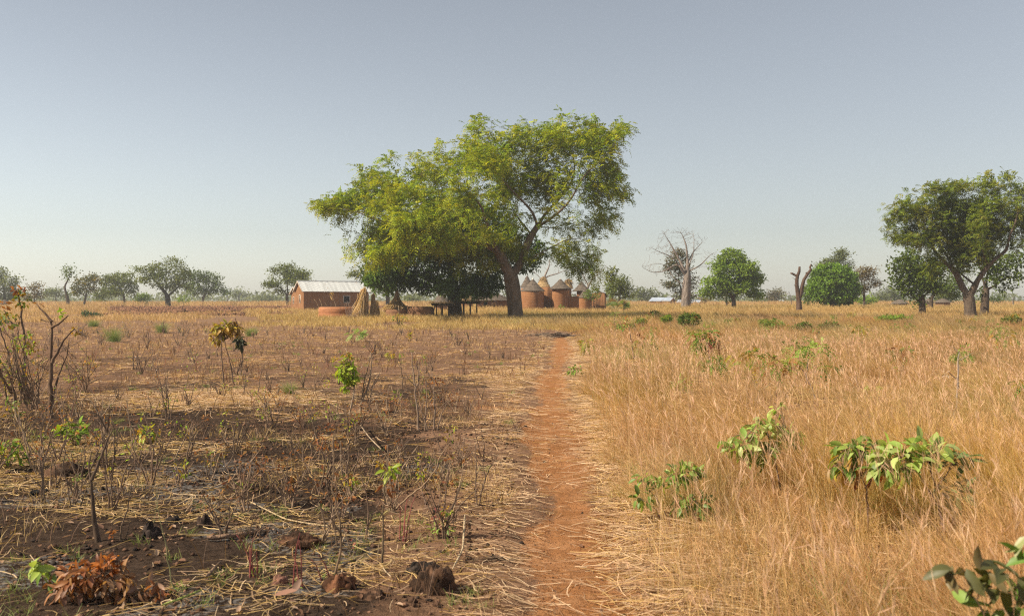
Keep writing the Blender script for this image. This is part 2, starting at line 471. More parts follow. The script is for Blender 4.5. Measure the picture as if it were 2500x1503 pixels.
def tree(label, d, base, limbs, blobs, trunk_r, pal, n_attr=700, step=.5, kind='simple', leafL=.3, leafW=.14,
         k=5, spread=.3, group=None, bark=(.10, .072, .05), depth=.85, tip=.012, name='tree', cat='tree', leafr=None, kill=None,
         flare=1.5, depthc=0.0, shell=.35, mat='leaf', droop=.3, minr=0, jit=.12, grav=0.02, extra=None, clump=.62, taper=.5):
    bx, by = X(base[0], d), d
    gz = Hs(bx, by)
    root = empty(name, (bx, by, gz), 0, label, cat, group)
    polys = []
    for i, lb in enumerate(limbs):
        pts = [px3(q[0], q[1], d, q[2] if len(q) > 2 else 0) for q in lb]
        if i == 0: pts[0] = (pts[0][0], pts[0][1], gz - .25)
        polys.append(pts)
    nodes, par = skeleton(polys, step)
    A = []
    tot = sum(b[2] * b[3] for b in blobs); s = d / F
    for b in blobs:
        m = max(8, int(n_attr * b[2] * b[3] / tot))
        u = rvec(m) * (rng.uniform(shell, 1, (m, 1)) ** .6)
        dr = (b[4] if len(b) > 4 else depth * max(min(b[2], b[3] * 2.2), b[3])) * s
        off = (b[5] if len(b) > 5 else 0)
        c = np.array(px3(b[0], b[1], d, off + depthc))
        if len(b) <= 5: c[1] += rng.normal() * depth * .25 * b[2] * s
        A.append(c + u * np.array([b[2] * s, dr, b[3] * s]))
    A = np.concatenate(A)
    if kill is None: kill = step * 1.5
    nodes, par = colonize(A, nodes, par, step, kill, grav=grav, jit=jit)
    tb = Buf()
    P, r, kids = limb_mesh(nodes, par, trunk_r, tip, flare, tb, bark, minr=minr, flare_h=max(.5, trunk_r * 1.6), taper=taper)
    tb.build('trunk', 'bark', root, True, root.location)
    if pal is None: return root
    if leafr is None: leafr = tip * 2.6
    li = np.nonzero((r < leafr) & (np.arange(len(P)) > 3))[0]
    pr = par[li]
    D = nrm(P[li] - P[pr])
    # a twig cluster per node
    m = len(li) * k
    tip_node = rng.normal(size=(len(li), 3)) * .0
    node_tone = rng.uniform(.74, 1.22, len(li)) * (.80 + .42 * fbm(P[li][:, 0] * .55 + P[li][:, 1] * .3, P[li][:, 2] * .7, 71, 2))
    node_pal = rng.integers(0, 10 ** 6, len(li))
    idx = np.repeat(np.arange(len(li)), k)
    Q0 = P[li]; cs = 1.0 / max(1.25, 2.6 * spread); cl = .5 * fbm(Q0[:, 0] * cs + 3, Q0[:, 2] * cs, 73, 2) + .5 * fbm(Q0[:, 1] * cs, Q0[:, 2] * cs + Q0[:, 0] * .3, 74, 2)
    idx = idx[rng.random(m) < (1 - clump + clump * sst(.39, .54, cl[idx]) * 1.2)]; m = len(idx)
    C = P[li][idx] + rng.normal(size=(m, 3)) * spread * np.array([1, 1, .6])
    Dd = nrm(D[idx] * .7 + rng.normal(size=(m, 3)) * .75 + np.array([0, 0, .05]))
    palA = np.asarray(GREENS[pal] if isinstance(pal, str) else pal)
    base_c = palA[(node_pal[idx] + (rng.random(m) < .35) * rng.integers(0, 9, m)) % len(palA)]
    Cc = base_c * (node_tone[idx] * rng.uniform(.85, 1.15, m))[:, None]
    fb = Buf()
    if kind == 'frond':
        fronds(fb, C, Dd, rng.uniform(.75, 1.2, m) * leafL, 5, leafL * .42, leafW, Cc, droop=droop)
    elif kind == 'whorl':
        q = 4
        C4 = np.repeat(C, q, 0); D4 = nrm(np.repeat(Dd, q, 0) * .5 + rng.normal(size=(m * q, 3)) * .8 + np.array([0, 0, -droop]))
        leaves(fb, C4, D4, rvec(m * q) * .6 + np.array([0, 0, .8]), leafL * rng.uniform(.7, 1.2, m * q), leafW * rng.uniform(.8, 1.15, m * q), np.repeat(Cc, q, 0) * rng.uniform(.85, 1.15, (m * q, 1)))
    else:
        leaves(fb, C, nrm(Dd + np.array([0, 0, -droop])), rvec(m) * .7 + np.array([0, 0, .7]), leafL * rng.uniform(.6, 1.25, m), leafW * rng.uniform(.7, 1.2, m), Cc)
    if extra: extra(fb, root)
    fb.build('crown', mat, root, False, root.location)
    return root

def R6(x, y): return (2050 + x / 3.711, 400 + y / 3.711)
def R1(x, y): return (750 + x / 2.559, 240 + y / 2.559)
def conv(fn, sc, blobs): return [(*fn(b[0], b[1]), b[2] / sc, b[3] / sc, *b[4:]) for b in blobs]
def convl(fn, limbs): return [[(*fn(q[0], q[1]), *(q[2:])) for q in l] for l in limbs]

def build_trees():
    # --- the great tree in the middle
    limbs = convl(R1, [
        [(1303, 1392, 0), (1300, 1300, 0), (1285, 1190, 0), (1278, 1110, 0)],
        [(1278, 1110, 0), (1225, 1030, -.3), (1190, 950, -.8), (1230, 880, -1.4), (1290, 800, -2.2), (1240, 700, -3), (1150, 620, -3.5)],
        [(1278, 1110, 0), (1335, 1030, .2), (1368, 920, .3), (1400, 850, .4), (1440, 800, .5)],
        [(1190, 950, -.8), (1090, 900, -2), (960, 880, -3), (830, 820, -4), (720, 850, -4.5), (630, 890, -5), (590, 970, -5.5), (460, 955, -5.5)],
        [(1215, 1015, -.4), (1150, 870, -3), (1100, 700, -5), (980, 620, -6), (950, 560, -6)],
        [(960, 880, -3), (860, 760, -3.5), (640, 790, -2.5), (490, 790, -2.5), (380, 740, -2.5), (250, 705, -2.5), (90, 670, -2.5)],
        [(1440, 800, .5), (1415, 720, -.6), (1330, 640, -1.6), (1240, 560, -2.6), (1190, 500, -3.2)],
        [(1440, 800, .5), (1480, 720, 1), (1560, 640, 1.2), (1660, 520, 1.5), (1690, 400, 2), (1640, 250, 2)],
        [(1440, 800, .5), (1540, 745, -.8), (1650, 640, -1.5), (1720, 500, -2), (1870, 370, -2.3), (1950, 230, -2.3)],
        [(1440, 800, .5), (1520, 795, 2), (1620, 800, 3), (1720, 760, 4), (1850, 700, 4.5)],
        [(1350, 1030, .2), (1440, 980, -1), (1540, 925, -1.6), (1640, 880, -2), (1760, 900, -2.2)],
        [(1368, 920, .3), (1300, 915, -1), (1230, 905, -2), (1160, 860, -3)],
        [(1290, 800, -2.2), (1360, 830, -2.5), (1440, 830, -3), (1540, 720, -4), (1560, 600, -5)],
        [(1400, 850, .4), (1300, 700, 3), (1200, 500, 5), (1150, 330, 5)],
        [(1100, 900, 0), (950, 750, 3), (800, 560, 5), (700, 450, 5)]])
    bl = conv(R1, 2.559, [
        (1150, 330, 260, 140), (1480, 270, 230, 140), (1790, 260, 190, 120), (1860, 520, 150, 150), (1860, 790, 110, 130),
        (1720, 1020, 120, 110), (830, 430, 230, 120), (520, 560, 210, 120), (270, 640, 150, 95), (560, 790, 250, 110), (380, 880, 140, 90),
        (900, 690, 240, 200), (1060, 930, 170, 130), (1500, 480, 180, 150), (1270, 640, 160, 130), (720, 950, 190, 80), (430, 1000, 110, 70), (330, 950, 90, 70), (560, 1020, 130, 60, 50, -3), (230, 760, 80, 60), (270, 860, 70, 60),
        (1650, 760, 130, 90), (1090, 165, 110, 45), (1610, 105, 50, 45), (1960, 190, 75, 60), (520, 340, 45, 40), (820, 280, 60, 35),
        (120, 700, 70, 35), (1350, 190, 100, 50), (1760, 150, 70, 35), (1960, 600, 60, 60), (390, 460, 80, 40), (1000, 1060, 90, 55), (660, 345, 60, 35), (700, 800, 170, 80, 60, -6), (950, 760, 180, 110, 60, -7), (1080, 900, 90, 80, 50, -6), (850, 900, 150, 70, 50, -6), (480, 720, 130, 70, 50, -4), (1150, 450, 150, 90, 60, -6), (600, 620, 140, 60, 50, -5), (1000, 560, 170, 90, 60, -7),
        (1800, 1130, 50, 40), (1310, 960, 80, 60)])
    tree('great spreading tree with yellow-green feathery crown and forked brown trunk', 80, R1(1303, 1392), limbs, bl, .62, 'main',
         n_attr=5200, step=.42, taper=.66, clump=.88, kind='frond', leafL=.62, leafW=.10, k=12, spread=.33, name='shade_tree', depth=.95, tip=.011, leafr=.05,
         kill=.60, flare=1.18, shell=.1, droop=.40, bark=(.17, .12, .085))
    # --- dense mango behind it
    limbs = convl(R1, [[(925, 1372, 0), (925, 1300, 0), (922, 1220, 0)], [(922, 1220, 0), (800, 1140, 1), (600, 1080, 1)],
                       [(922, 1220, 0), (1010, 1120, 1), (1150, 1050, 1)], [(922, 1220, 0), (900, 1050, 0), (850, 900, 0)]])
    bl = conv(R1, 2.559, [(470, 1090, 100, 110, 70, -2), (600, 1130, 150, 85), (760, 1150, 150, 75), (900, 1130, 200, 80), (1080, 1150, 150, 80), (1190, 1120, 75, 90), (520, 1180, 90, 45), (400, 1130, 50, 60),
                          (640, 1140, 110, 40), (810, 1190, 120, 38), (1000, 1190, 150, 40), (1160, 1190, 70, 45), (880, 1180, 60, 50, 60, -4), (1010, 1200, 60, 35, 60, -4), (700, 950, 200, 130), (950, 900, 240, 150), (1200, 900, 170, 130), (1400, 940, 110, 90), (1380, 1030, 70, 60), (520, 930, 110, 110), (1080, 750, 200, 100)])
    tree('dark dense mango tree with thick flared trunk behind the great tree', 86, R1(925, 1372), limbs, bl, .55, 'mango', n_attr=2400, step=.5, clump=.35, kind='whorl',
         leafL=.42, leafW=.13, k=16, spread=.40, name='mango_tree', flare=1.9, tip=.014, leafr=.07, shell=.45, droop=.75, bark=(.075, .05, .034), mat='leaf_glossy', depthc=1)
    def simple(label, d, base, top, blobs, tr, pal, lean=0, **kw):
        limbs = [[(base[0], base[1], 0), ((base[0] + top[0]) / 2 + lean, (base[1] + top[1]) / 2, 0), (top[0], top[1], 0)]]
        limbs += kw.pop('limbs', [])
        a = dict(n_attr=420, step=d * .0030, leafL=d * .0019, leafW=d * .0010, k=9, spread=d * .0024, tip=.016, leafr=.10)
        a.update(kw)
        if pal is not None: a['k'] = int(a['k'] * 3.6); a['leafr'] = max(a['leafr'], .10); a['spread'] *= 1.15; a['n_attr'] = int(a['n_attr'] * 1.15); a['step'] *= .92; a['leafL'] *= 1.15; a['leafW'] *= 1.25
        return tree(label, d, base, limbs, blobs, tr, pal, **a)
    far = 'scattered trees beyond the fields'
    # left side, from the edge inward
    simple('rounded grey-green tree cut by the left edge of the photo', 220, (12, 744), (10, 705), [(8, 690, 42, 28), (-18, 675, 40, 28), (25, 715, 25, 18), (0, 718, 40, 14), (38, 690, 14, 20)], .3, 'grey', group=far)
    simple('small dusky sparse tree right beside the left-edge tree', 205, (84, 745), (84, 715), [(84, 705, 13, 16), (92, 692, 8, 9), (72, 722, 12, 12), (96, 722, 8, 8)], .16, 'brown', group=far, n_attr=160)
    simple('small pale flat-topped tree standing far off between two bigger ones', 265, (136, 742), (136, 722), [(130, 712, 24, 7), (142, 706, 16, 5), (150, 718, 12, 8)], .15, 'grey', group=far, n_attr=160)
    simple('thin crooked tree with a bent stem and small tufted top', 190, (167, 745), (156, 700), [(170, 656, 13, 5), (178, 662, 8, 6), (157, 665, 6, 4), (161, 678, 5, 4), (184, 656, 5, 5)], .34, 'dark', lean=3, flare=1.15,
           limbs=[[(156, 700, 0), (166, 685, 0), (172, 668, 0)], [(164, 722, 0), (172, 716, 0)]], group=far, n_attr=130, tip=.04)
    simple('bushy yellow-brown tree leaning over the spiky aloe clump', 182, (203, 735), (212, 715), [(205, 690, 27, 20), (228, 684, 18, 16), (188, 706, 14, 16), (222, 705, 20, 12)], .2, 'yellowish', group=far, n_attr=420)
    simple('broad mid-green tree with forked trunk left of the largest field tree', 212, (305, 742), (303, 718), [(300, 683, 34, 17), (265, 690, 24, 20), (325, 700, 12, 20), (280, 712, 36, 12), (310, 670, 20, 8)], .24, 'olive', group=far, n_attr=620,
           limbs=[[(303, 718, 0), (296, 708, 0), (288, 695, 0)]])
    simple('largest field tree on the left with short stout dark trunk', 190, (411, 748), (410, 722), [(420, 648, 32, 22), (385, 662, 30, 20), (350, 655, 20, 10), (440, 670, 26, 22), (370, 685, 28, 14), (410, 690, 40, 18), (452, 700, 20, 12), (352, 670, 14, 12)], .48, 'olive',
           limbs=[[(410, 722, 0), (396, 705, 0), (380, 685, 0), (362, 670, 0)], [(410, 722, 0), (430, 705, 0), (450, 690, 0)]], group=far, n_attr=1000, k=7, bark=(.05, .037, .028))
    simple('dark wide tree just behind the largest field tree', 228, (494, 740), (496, 722), [(480, 675, 24, 18), (515, 680, 26, 18), (475, 705, 24, 18), (530, 700, 20, 16), (505, 712, 20, 10), (548, 712, 10, 8)], .28, 'dark', group=far, n_attr=620,
           limbs=[[(496, 722, 0), (506, 712, 0), (522, 700, 0)]])
    simple('little dark leaning tree at the right end of the left tree belt', 250, (553, 737), (558, 724), [(557, 716, 14, 7), (566, 722, 8, 5), (548, 712, 8, 5)], .14, 'dark', group=far, n_attr=110)
    simple('rounded hazy tree far beyond the left tree belt', 480, (583, 742), (583, 725), [(583, 716, 16, 12), (592, 722, 9, 9), (572, 720, 9, 9)], .4, 'grey', group=far, n_attr=200, k=9, tip=.05, leafr=.15)
    simple('open airy green tree left of the tin-roofed house', 192, (703, 746), (700, 722), [(690, 658, 30, 13), (725, 670, 36, 14), (705, 650, 16, 7), (668, 690, 26, 9), (655, 700, 14, 6), (735, 690, 24, 12), (690, 712, 24, 6)], .3, 'olive',
           limbs=[[(700, 722, 0), (690, 705, 0), (672, 692, 0)], [(700, 722, 0), (703, 700, 0), (700, 675, 0)], [(700, 722, 0), (722, 705, 0), (735, 690, 0)]], group=far, n_attr=700, shell=.2)
    simple('grey-green tree rising behind the right end of the tin-roofed house', 172, (947, 738), (946, 712), [(880, 665, 26, 12), (862, 672, 18, 8), (905, 690, 22, 12), (945, 672, 30, 18), (925, 710, 18, 8), (915, 650, 20, 10)], .36, 'grey',
           limbs=[[(946, 712, 0), (925, 700, 0), (902, 682, 0), (880, 672, 0)], [(946, 712, 0), (958, 700, 0), (962, 685, 0)]], group=far, n_attr=620, shell=.2)
    bushes = [
        (347, 726, 18, 12, 216, 'bright', 'low round light-green bush under the left side of the largest field tree'),
        (448, 730, 18, 9, 214, 'bright', 'low spreading green bush right of the stout dark trunk'),
        (292, 736, 8, 6, 205, 'dark', 'small dark bush beside the forked trunk in the left tree belt'),
        (245, 722, 14, 14, 225, 'olive', 'shaded olive bush between two trees of the left belt'),
        (640, 727, 24, 8, 380, 'grey', 'low hazy bush at the far field edge left of the house'),
        (668, 730, 16, 7, 380, 'grey', 'second low hazy bush at the far field edge, nearer the house'),
        (145, 737, 7, 6, 240, 'bright', 'tiny green bush at the foot of the pale flat-topped tree'),
        (1004, 729, 20, 10, 250, 'grey', 'hazy bush seen under the mango crown left of its trunk'),
        (1145, 722, 26, 15, 175, 'dark', 'dark green bush rising behind the mud house'),
        (1972, 718, 12, 24, 152, 'dark', 'dark tall bush between the dead forked trunk and the round mango'),
        (2117, 730, 20, 10, 172, 'bright', 'low light bush in front of the reddish-brown tree'),
        (2434, 730, 20, 11, 200, 'dark', 'low dark bush behind the twin right-hand trunks'),
        (1845, 731, 20, 7, 240, 'grey', 'low hazy bush right of the bright green tree'),
        (1722, 731, 16, 9, 240, 'brown', 'dull brown bush between the baobab and the bright green tree'),
        (2310, 722, 26, 12, 190, 'olive', 'pale green bush behind the far mud houses')]
    for (px, py, rx, ry, d, pal, lb) in bushes:
        simple(lb, d, (px, py + ry + 3), (px, py + ry * .4), [(px, py, rx, ry), (px - rx * .4, py + ry * .2, rx * .6, ry * .8), (px + rx * .4, py + ry * .25, rx * .6, ry * .7)],
               .08, pal, group='bushes at the far field edge', n_attr=150, name='bush', cat='bush', k=9, step=d * .0027)
    # right side
    simple('olive bushy tree right of the granaries', 150, (1512, 745), (1512, 722), [(1510, 700, 34, 22), (1495, 690, 20, 16), (1532, 712, 20, 18), (1515, 680, 18, 10)], .2, 'olive', group=far, n_attr=600, k=7)
    simple('wide hazy tree left of the small tin-roofed house', 300, (1590, 746), (1590, 726), [(1580, 722, 36, 14), (1560, 712, 18, 9), (1605, 728, 28, 9), (1590, 710, 16, 7)], .3, 'grey', group=far, n_attr=420, k=8, tip=.03, leafr=.09)
    simple('dark brown-green tree behind the bare baobab', 157, (1668, 752), (1665, 715), [(1655, 625, 24, 16), (1672, 650, 22, 22), (1635, 655, 20, 18), (1640, 690, 24, 16), (1690, 690, 16, 22), (1665, 720, 18, 12), (1688, 722, 16, 12)], .25,
           [(.07, .09, .025), (.12, .10, .04), (.06, .08, .02), (.15, .11, .045)], group=far, n_attr=720, shell=.15)
    simple('full bright green tree with short dark trunk right of the baobab', 140, (1791, 751), (1791, 722), [(1790, 625, 30, 20), (1770, 655, 34, 24), (1815, 660, 34, 24), (1840, 680, 26, 24), (1745, 690, 34, 22), (1730, 715, 28, 14), (1800, 700, 50, 22), (1845, 715, 22, 14), (1780, 725, 30, 8), (1752, 640, 16, 16)], .3, 'bright',
           limbs=[[(1791, 722, 0), (1775, 710, 0), (1762, 695, 0)], [(1791, 722, 0), (1810, 710, 0), (1822, 690, 0)]], group=far, n_attr=1300, k=7, leafL=.36, leafW=.19, shell=.35)
    simple('slim leaning tree half hidden behind the bright green tree', 162, (1777, 750), (1772, 728), [(1765, 712, 16, 12), (1785, 705, 12, 10)], .17, 'brown', group=far, n_attr=130)
    simple('brownish rounded tree in the haze right of the bright green tree', 285, (1893, 745), (1893, 728), [(1890, 722, 22, 14), (1900, 714, 12, 8), (1878, 728, 12, 9)], .3, [(.17, .14, .08), (.12, .12, .06)], group=far, n_attr=340, k=8, tip=.03, leafr=.09)
    simple('round dense bright mango tree like a green ball', 136, (2033, 752), (2033, 715), [(2033, 690, 59, 46), (2010, 705, 38, 33), (2058, 708, 37, 33), (2033, 722, 55, 20), (2030, 665, 40, 22)], .35, 'mangob', group=far, n_attr=1900, k=8,
           shell=.7, clump=.7, depth=1.0, kind='whorl', leafL=.34, leafW=.11, spread=.26, droop=.7, mat='leaf_glossy', step=.5, name='mango_tree', cat='mango tree')
    simple('tall grey-green tree standing behind the round mango', 180, (2040, 748), (2040, 690), [(2055, 625, 20, 20), (2030, 640, 24, 16), (2005, 648, 16, 12), (2070, 650, 16, 16), (2040, 665, 36, 14)], .3, 'grey', group=far, n_attr=520)
    simple('reddish-brown leafed tree right of the round mango', 150, (2110, 748), (2110, 722), [(2115, 665, 20, 18), (2095, 672, 18, 18), (2125, 690, 16, 16), (2110, 700, 24, 14), (2140, 655, 8, 8), (2145, 690, 8, 10), (2090, 705, 12, 10)], .2, 'brown', group=far, n_attr=480)
    simple('wide low hazy tree behind the far thatched huts', 262, (2175, 748), (2175, 730), [(2175, 718, 30, 14), (2160, 728, 24, 9), (2190, 725, 20, 12), (2170, 708, 16, 7)], .3, 'grey', group=far, n_attr=420, k=8, tip=.03, leafr=.09)
    simple('dense dark tree with leafy trunk left of the great right-hand tree', 101, R6(750, 1348), R6(745, 1200), conv(R6, 3.711, [(620, 900, 120, 90), (540, 960, 90, 80), (700, 1000, 160, 120), (560, 1060, 90, 80), (650, 1150, 100, 60), (800, 1080, 120, 90), (850, 950, 120, 90), (700, 1240, 40, 50), (735, 1290, 25, 40), (640, 800, 50, 50)]),
           .34, 'dark', n_attr=2000, k=8, clump=.4, kind='simple', leafL=.32, leafW=.18, spread=.34, leafr=.05, step=.42)
    simple('dark tree with hidden trunk behind the far thatched houses', 132, R6(830, 1275), R6(832, 1200), conv(R6, 3.711, [(860, 1090, 110, 70), (960, 1120, 110, 60), (1040, 1060, 90, 80), (1060, 1180, 60, 50)]), .25, 'dark', group=far, n_attr=900)
    limbs = convl(R6, [[(1187, 1392, 0), (1180, 1290, 0), (1175, 1200, 0)],
                       [(1175, 1200, 0), (1120, 1130, .2), (1080, 1000, .3), (1060, 955, .3), (960, 890, .2), (850, 790, 0), (790, 735, -.6), (680, 715, -1), (560, 700, -1.2)],
                       [(1175, 1210, 0), (1225, 1100, 0), (1250, 1030, -.3), (1310, 930, -.6), (1360, 860, -.8), (1460, 795, -1.2), (1600, 725, -1.6), (1750, 670, -2)],
                       [(1210, 1080, 0), (1150, 1010, .8), (1110, 960, 1), (980, 960, .6), (860, 985, 0), (760, 980, -.3)],
                       [(850, 790, 0), (890, 650, .8), (880, 600, 1), (740, 560, 1.2), (640, 480, 1.2)], [(1060, 955, .3), (1000, 760, 1.5), (960, 640, 2), (1040, 450, 2.2), (1060, 300, 2.2)],
                       [(790, 735, -.6), (710, 640, -1.2), (705, 570, -1.4)], [(1460, 795, -1.2), (1440, 700, -1.5), (1500, 560, -1.8), (1520, 400, -2)],
                       [(1110, 960, 1), (1140, 760, 2.5), (1220, 600, 3), (1260, 400, 3)], [(1320, 915, -.6), (1200, 850, -2), (1150, 700, -3), (1160, 500, -3)]])
    bl = conv(R6, 3.711, [(820, 240, 110, 60), (620, 270, 90, 40), (560, 400, 110, 60), (700, 430, 150, 90), (470, 480, 70, 40), (1000, 220, 130, 60), (1000, 380, 150, 100), (1150, 200, 90, 45),
                          (1350, 200, 140, 80), (1320, 110, 50, 35), (1540, 130, 90, 50), (1600, 280, 150, 110), (1300, 400, 200, 120), (1150, 560, 180, 100), (1400, 560, 200, 120), (900, 520, 140, 80), (1650, 480, 130, 130),
                          (600, 640, 110, 60), (470, 630, 50, 40), (560, 710, 50, 30), (800, 680, 130, 60), (1050, 720, 120, 90), (1300, 700, 150, 90), (1080, 850, 110, 70), (1250, 800, 110, 70), (1700, 600, 120, 80), (1130, 900, 50, 50), (860, 860, 90, 60)])
    tree('great spreading dark-green tree with twin stems cut by the right edge', 88, R6(1187, 1392), limbs, bl, .50, 'right', n_attr=3500, step=.40, taper=.6, kind='frond', leafL=.58, leafW=.10,
         k=15, spread=.33, name='shade_tree', tip=.011, leafr=.05, kill=.58, flare=1.25, shell=.1, droop=.3, bark=(.13, .095, .07), clump=.85)
    limbs = convl(R6, [[(1308, 1345, 0), (1318, 1250, 0), (1320, 1140, 0)], [(1320, 1140, 0), (1290, 1000, 0), (1250, 880, 0)], [(1320, 1150, 0), (1400, 1120, 0), (1500, 1030, 0)], [(1320, 1140, 0), (1380, 950, 1), (1450, 850, 1)]])
    bl = conv(R6, 3.711, [(1350, 900, 120, 80), (1500, 900, 150, 90), (1450, 1040, 120, 80), (1580, 1000, 90, 90), (1560, 1110, 80, 60), (1620, 850, 100, 80), (1480, 1140, 40, 50), (1240, 1170, 40, 60), (1300, 820, 120, 80)])
    tree('dark second tree with slanting trunk behind the great right-hand tree', 98, R6(1308, 1345), limbs, bl, .40, 'dark', n_attr=2200, step=.5, clump=.4, kind='simple', leafL=.36, leafW=.20, k=22, spread=.42, tip=.014, leafr=.08, bark=(.10, .072, .052))
    simple('small bare grey tree at the far right edge', 175, R6(1580, 1268), R6(1560, 1210), conv(R6, 3.711, [(1600, 1180, 60, 40), (1560, 1190, 40, 30), (1640, 1200, 40, 30)]), .12, None, group=far, n_attr=140, tip=.02, bark=(.2, .17, .15))
    simple('grey leafless shrub left of the dead forked trunk', 190, (1932, 742), (1931, 725), [(1930, 718, 14, 14), (1922, 712, 9, 9)], .1, None, group=far, n_attr=200, tip=.025, bark=(.2, .17, .15), name='bare_shrub', cat='shrub')
    # baobab, leafless
    def R5(x, y): return (1500 + x / 3.919, 520 + y / 3.919)
    limbs = convl(R5, [[(684, 912, 0), (685, 850, 0), (688, 760, 0), (695, 650, 0), (700, 560, 0)],
                       [(665, 690, 0), (600, 640, .5), (550, 590, .8), (520, 490, 1)], [(675, 600, 0), (620, 500, -.6), (540, 420, -1), (420, 380, -1.3), (320, 330, -1.6)],
                       [(700, 560, 0), (700, 430, 0), (690, 300, .3), (650, 190, .6)], [(690, 590, 0), (630, 440, 1), (560, 300, 1.5), (480, 160, 2)],
                       [(705, 560, 0), (770, 530, -.4), (830, 490, -.8), (900, 400, -1), (960, 370, -1)], [(700, 480, 0), (760, 370, .8), (820, 310, 1), (900, 240, 1.2)],
                       [(670, 640, 0), (540, 540, -1), (420, 480, -1.5), (270, 520, -2)], [(700, 520, 0), (740, 400, -1.5), (740, 220, -2)], [(705, 610, 0), (760, 600, 0), (830, 640, 0)],
                       [(600, 480, 0), (480, 560, 0), (360, 570, 0), (250, 510, 0)]])
    bl = conv(R5, 3.919, [(520, 200, 110, 60), (660, 200, 130, 60), (800, 260, 110, 60), (400, 350, 110, 60), (900, 400, 80, 50), (330, 500, 90, 60), (560, 350, 140, 100), (740, 350, 110, 110), (880, 500, 70, 50), (430, 560, 100, 50), (450, 260, 60, 50), (620, 150, 60, 25), (760, 170, 50, 25)])
    tree('bare grey baobab with swollen pale trunk and leafless twiggy crown', 146, R5(684, 912), limbs, bl, .66, None, n_attr=6500, step=.34, taper=.55, tip=.019, name='baobab_tree', cat='baobab', flare=1.25, bark=(.26, .21, .18), shell=.15, kill=.5, jit=.26)
    # second leafless tree behind the granaries
    def R3(x, y): return (1100 + x / 5.367, 640 + y / 5.367)
    limbs = convl(R3, [[(1230, 640, 0), (1225, 400, 0), (1215, 260, 0)], [(1215, 260, 0), (1240, 180, 0), (1340, 170, 0), (1450, 130, 0)], [(1215, 260, 0), (1150, 170, 0), (1080, 130, 0)], [(1215, 240, 0), (1260, 120, 0), (1300, 40, 0)]])
    bl = conv(R3, 5.367, [(1350, 60, 180, 80), (1120, 90, 120, 60), (1500, 120, 130, 60), (1300, -60, 200, 70)])
    tree('pale leafless tree spreading above the granary roofs', 142, R3(1230, 640), limbs, bl, .38, None, n_attr=1100, step=.38, tip=.014, name='baobab_tree', cat='baobab', flare=1.2, bark=(.33, .27, .235), shell=.2, jit=.2)
    limbs = convl(R3, [[(1790, 640, 0), (1785, 420, 0), (1800, 300, 0)], [(1800, 300, 0), (1880, 200, 0), (1980, 110, 0)], [(1800, 300, 0), (1740, 180, 0), (1700, 90, 0)]])
    bl = conv(R3, 5.367, [(1850, 120, 170, 90), (2020, 70, 110, 60), (1950, 220, 90, 60), (1700, 60, 130, 80)])
    tree('pale leafless tree behind the raised granary and leafy shrub', 145, R3(1790, 640), limbs, bl, .24, None, n_attr=700, step=.36, tip=.014, name='bare_tree', cat='tree', flare=1.2, bark=(.30, .25, .215), shell=.2, jit=.2)
    simple('small tree with drooping leafy tuft above the shrubs right of the granaries', 133, (1496, 745), (1492, 672), [(1490, 664, 12, 5), (1498, 660, 8, 4)], .07, 'olive', n_attr=70, k=10, tip=.02, leafL=.5, leafW=.16, droop=.8)
    # dead forked trunk
    d = 106; bx = X(1950, d); root = empty('dead_tree', (bx, d, Hs(bx, d)), 0, 'dead reddish-brown forked trunk with lopped limbs standing in dry grass', 'dead tree')
    tb = Buf(); col = (.12, .075, .055)
    def P5(l): return np.array([px3(*R5(a, b), d) for a, b in l])
    tubes(tb, P5([(1768, 925), (1766, 860), (1760, 800), (1752, 750), (1745, 690), (1745, 640), (1752, 600), (1768, 560), (1772, 512)]), np.array([.34, .27, .25, .22, .2, .19, .17, .15, .11]), 10, col)
    tubes(tb, P5([(1766, 830), (1785, 760), (1800, 690), (1812, 640), (1850, 580), (1880, 540), (1870, 520), (1885, 488)]), np.array([.2, .22, .2, .17, .16, .14, .11, .08]), 9, col)
    tubes(tb, P5([(1748, 605), (1725, 592), (1700, 578), (1684, 575)]), np.array([.13, .12, .11, .07]), 7, col)
    tubes(tb, P5([(1860, 570), (1835, 572), (1830, 580)]), np.array([.1, .08, .06]), 6, col)
    tubes(tb, P5([(1742, 650), (1722, 630), (1700, 615)]), np.array([.04, .025, .01]), 4, col)
    tubes(tb, P5([(1742, 710), (1722, 690), (1718, 682)]), np.array([.04, .03, .02]), 4, col)
    tb.build('trunk', 'bark', root, True, root.location)

def woodland():
    """the far-off wood on the horizon, one hazy mass"""
    b = Buf(); m = 26000
    d = rng.uniform(480, 900, m); px = rng.uniform(-500, 3000, m)
    x = (px - CX) / F * d
    base = 2.6
    hmax = 3.0 + 7.5 * fbm(px * .012, d * .02, 44, 3) ** 1.6
    hmax *= np.where(fbm(px * .02, d * .012, 47, 2) > .42, 1, .35)
    z = base + hmax * rng.random(m) ** .6
    P = np.stack([x, d, z], 1)
    leaves(b, P, rvec(m), rvec(m), rng.uniform(1.2, 2.6, m), rng.uniform(.8, 1.8, m), pick(GREENS['grey'], m))
    o = b.build('distant_woodland', 'leaf'); tag(o, 'hazy belt of far-off trees along the horizon', 'woodland', kind='stuff')
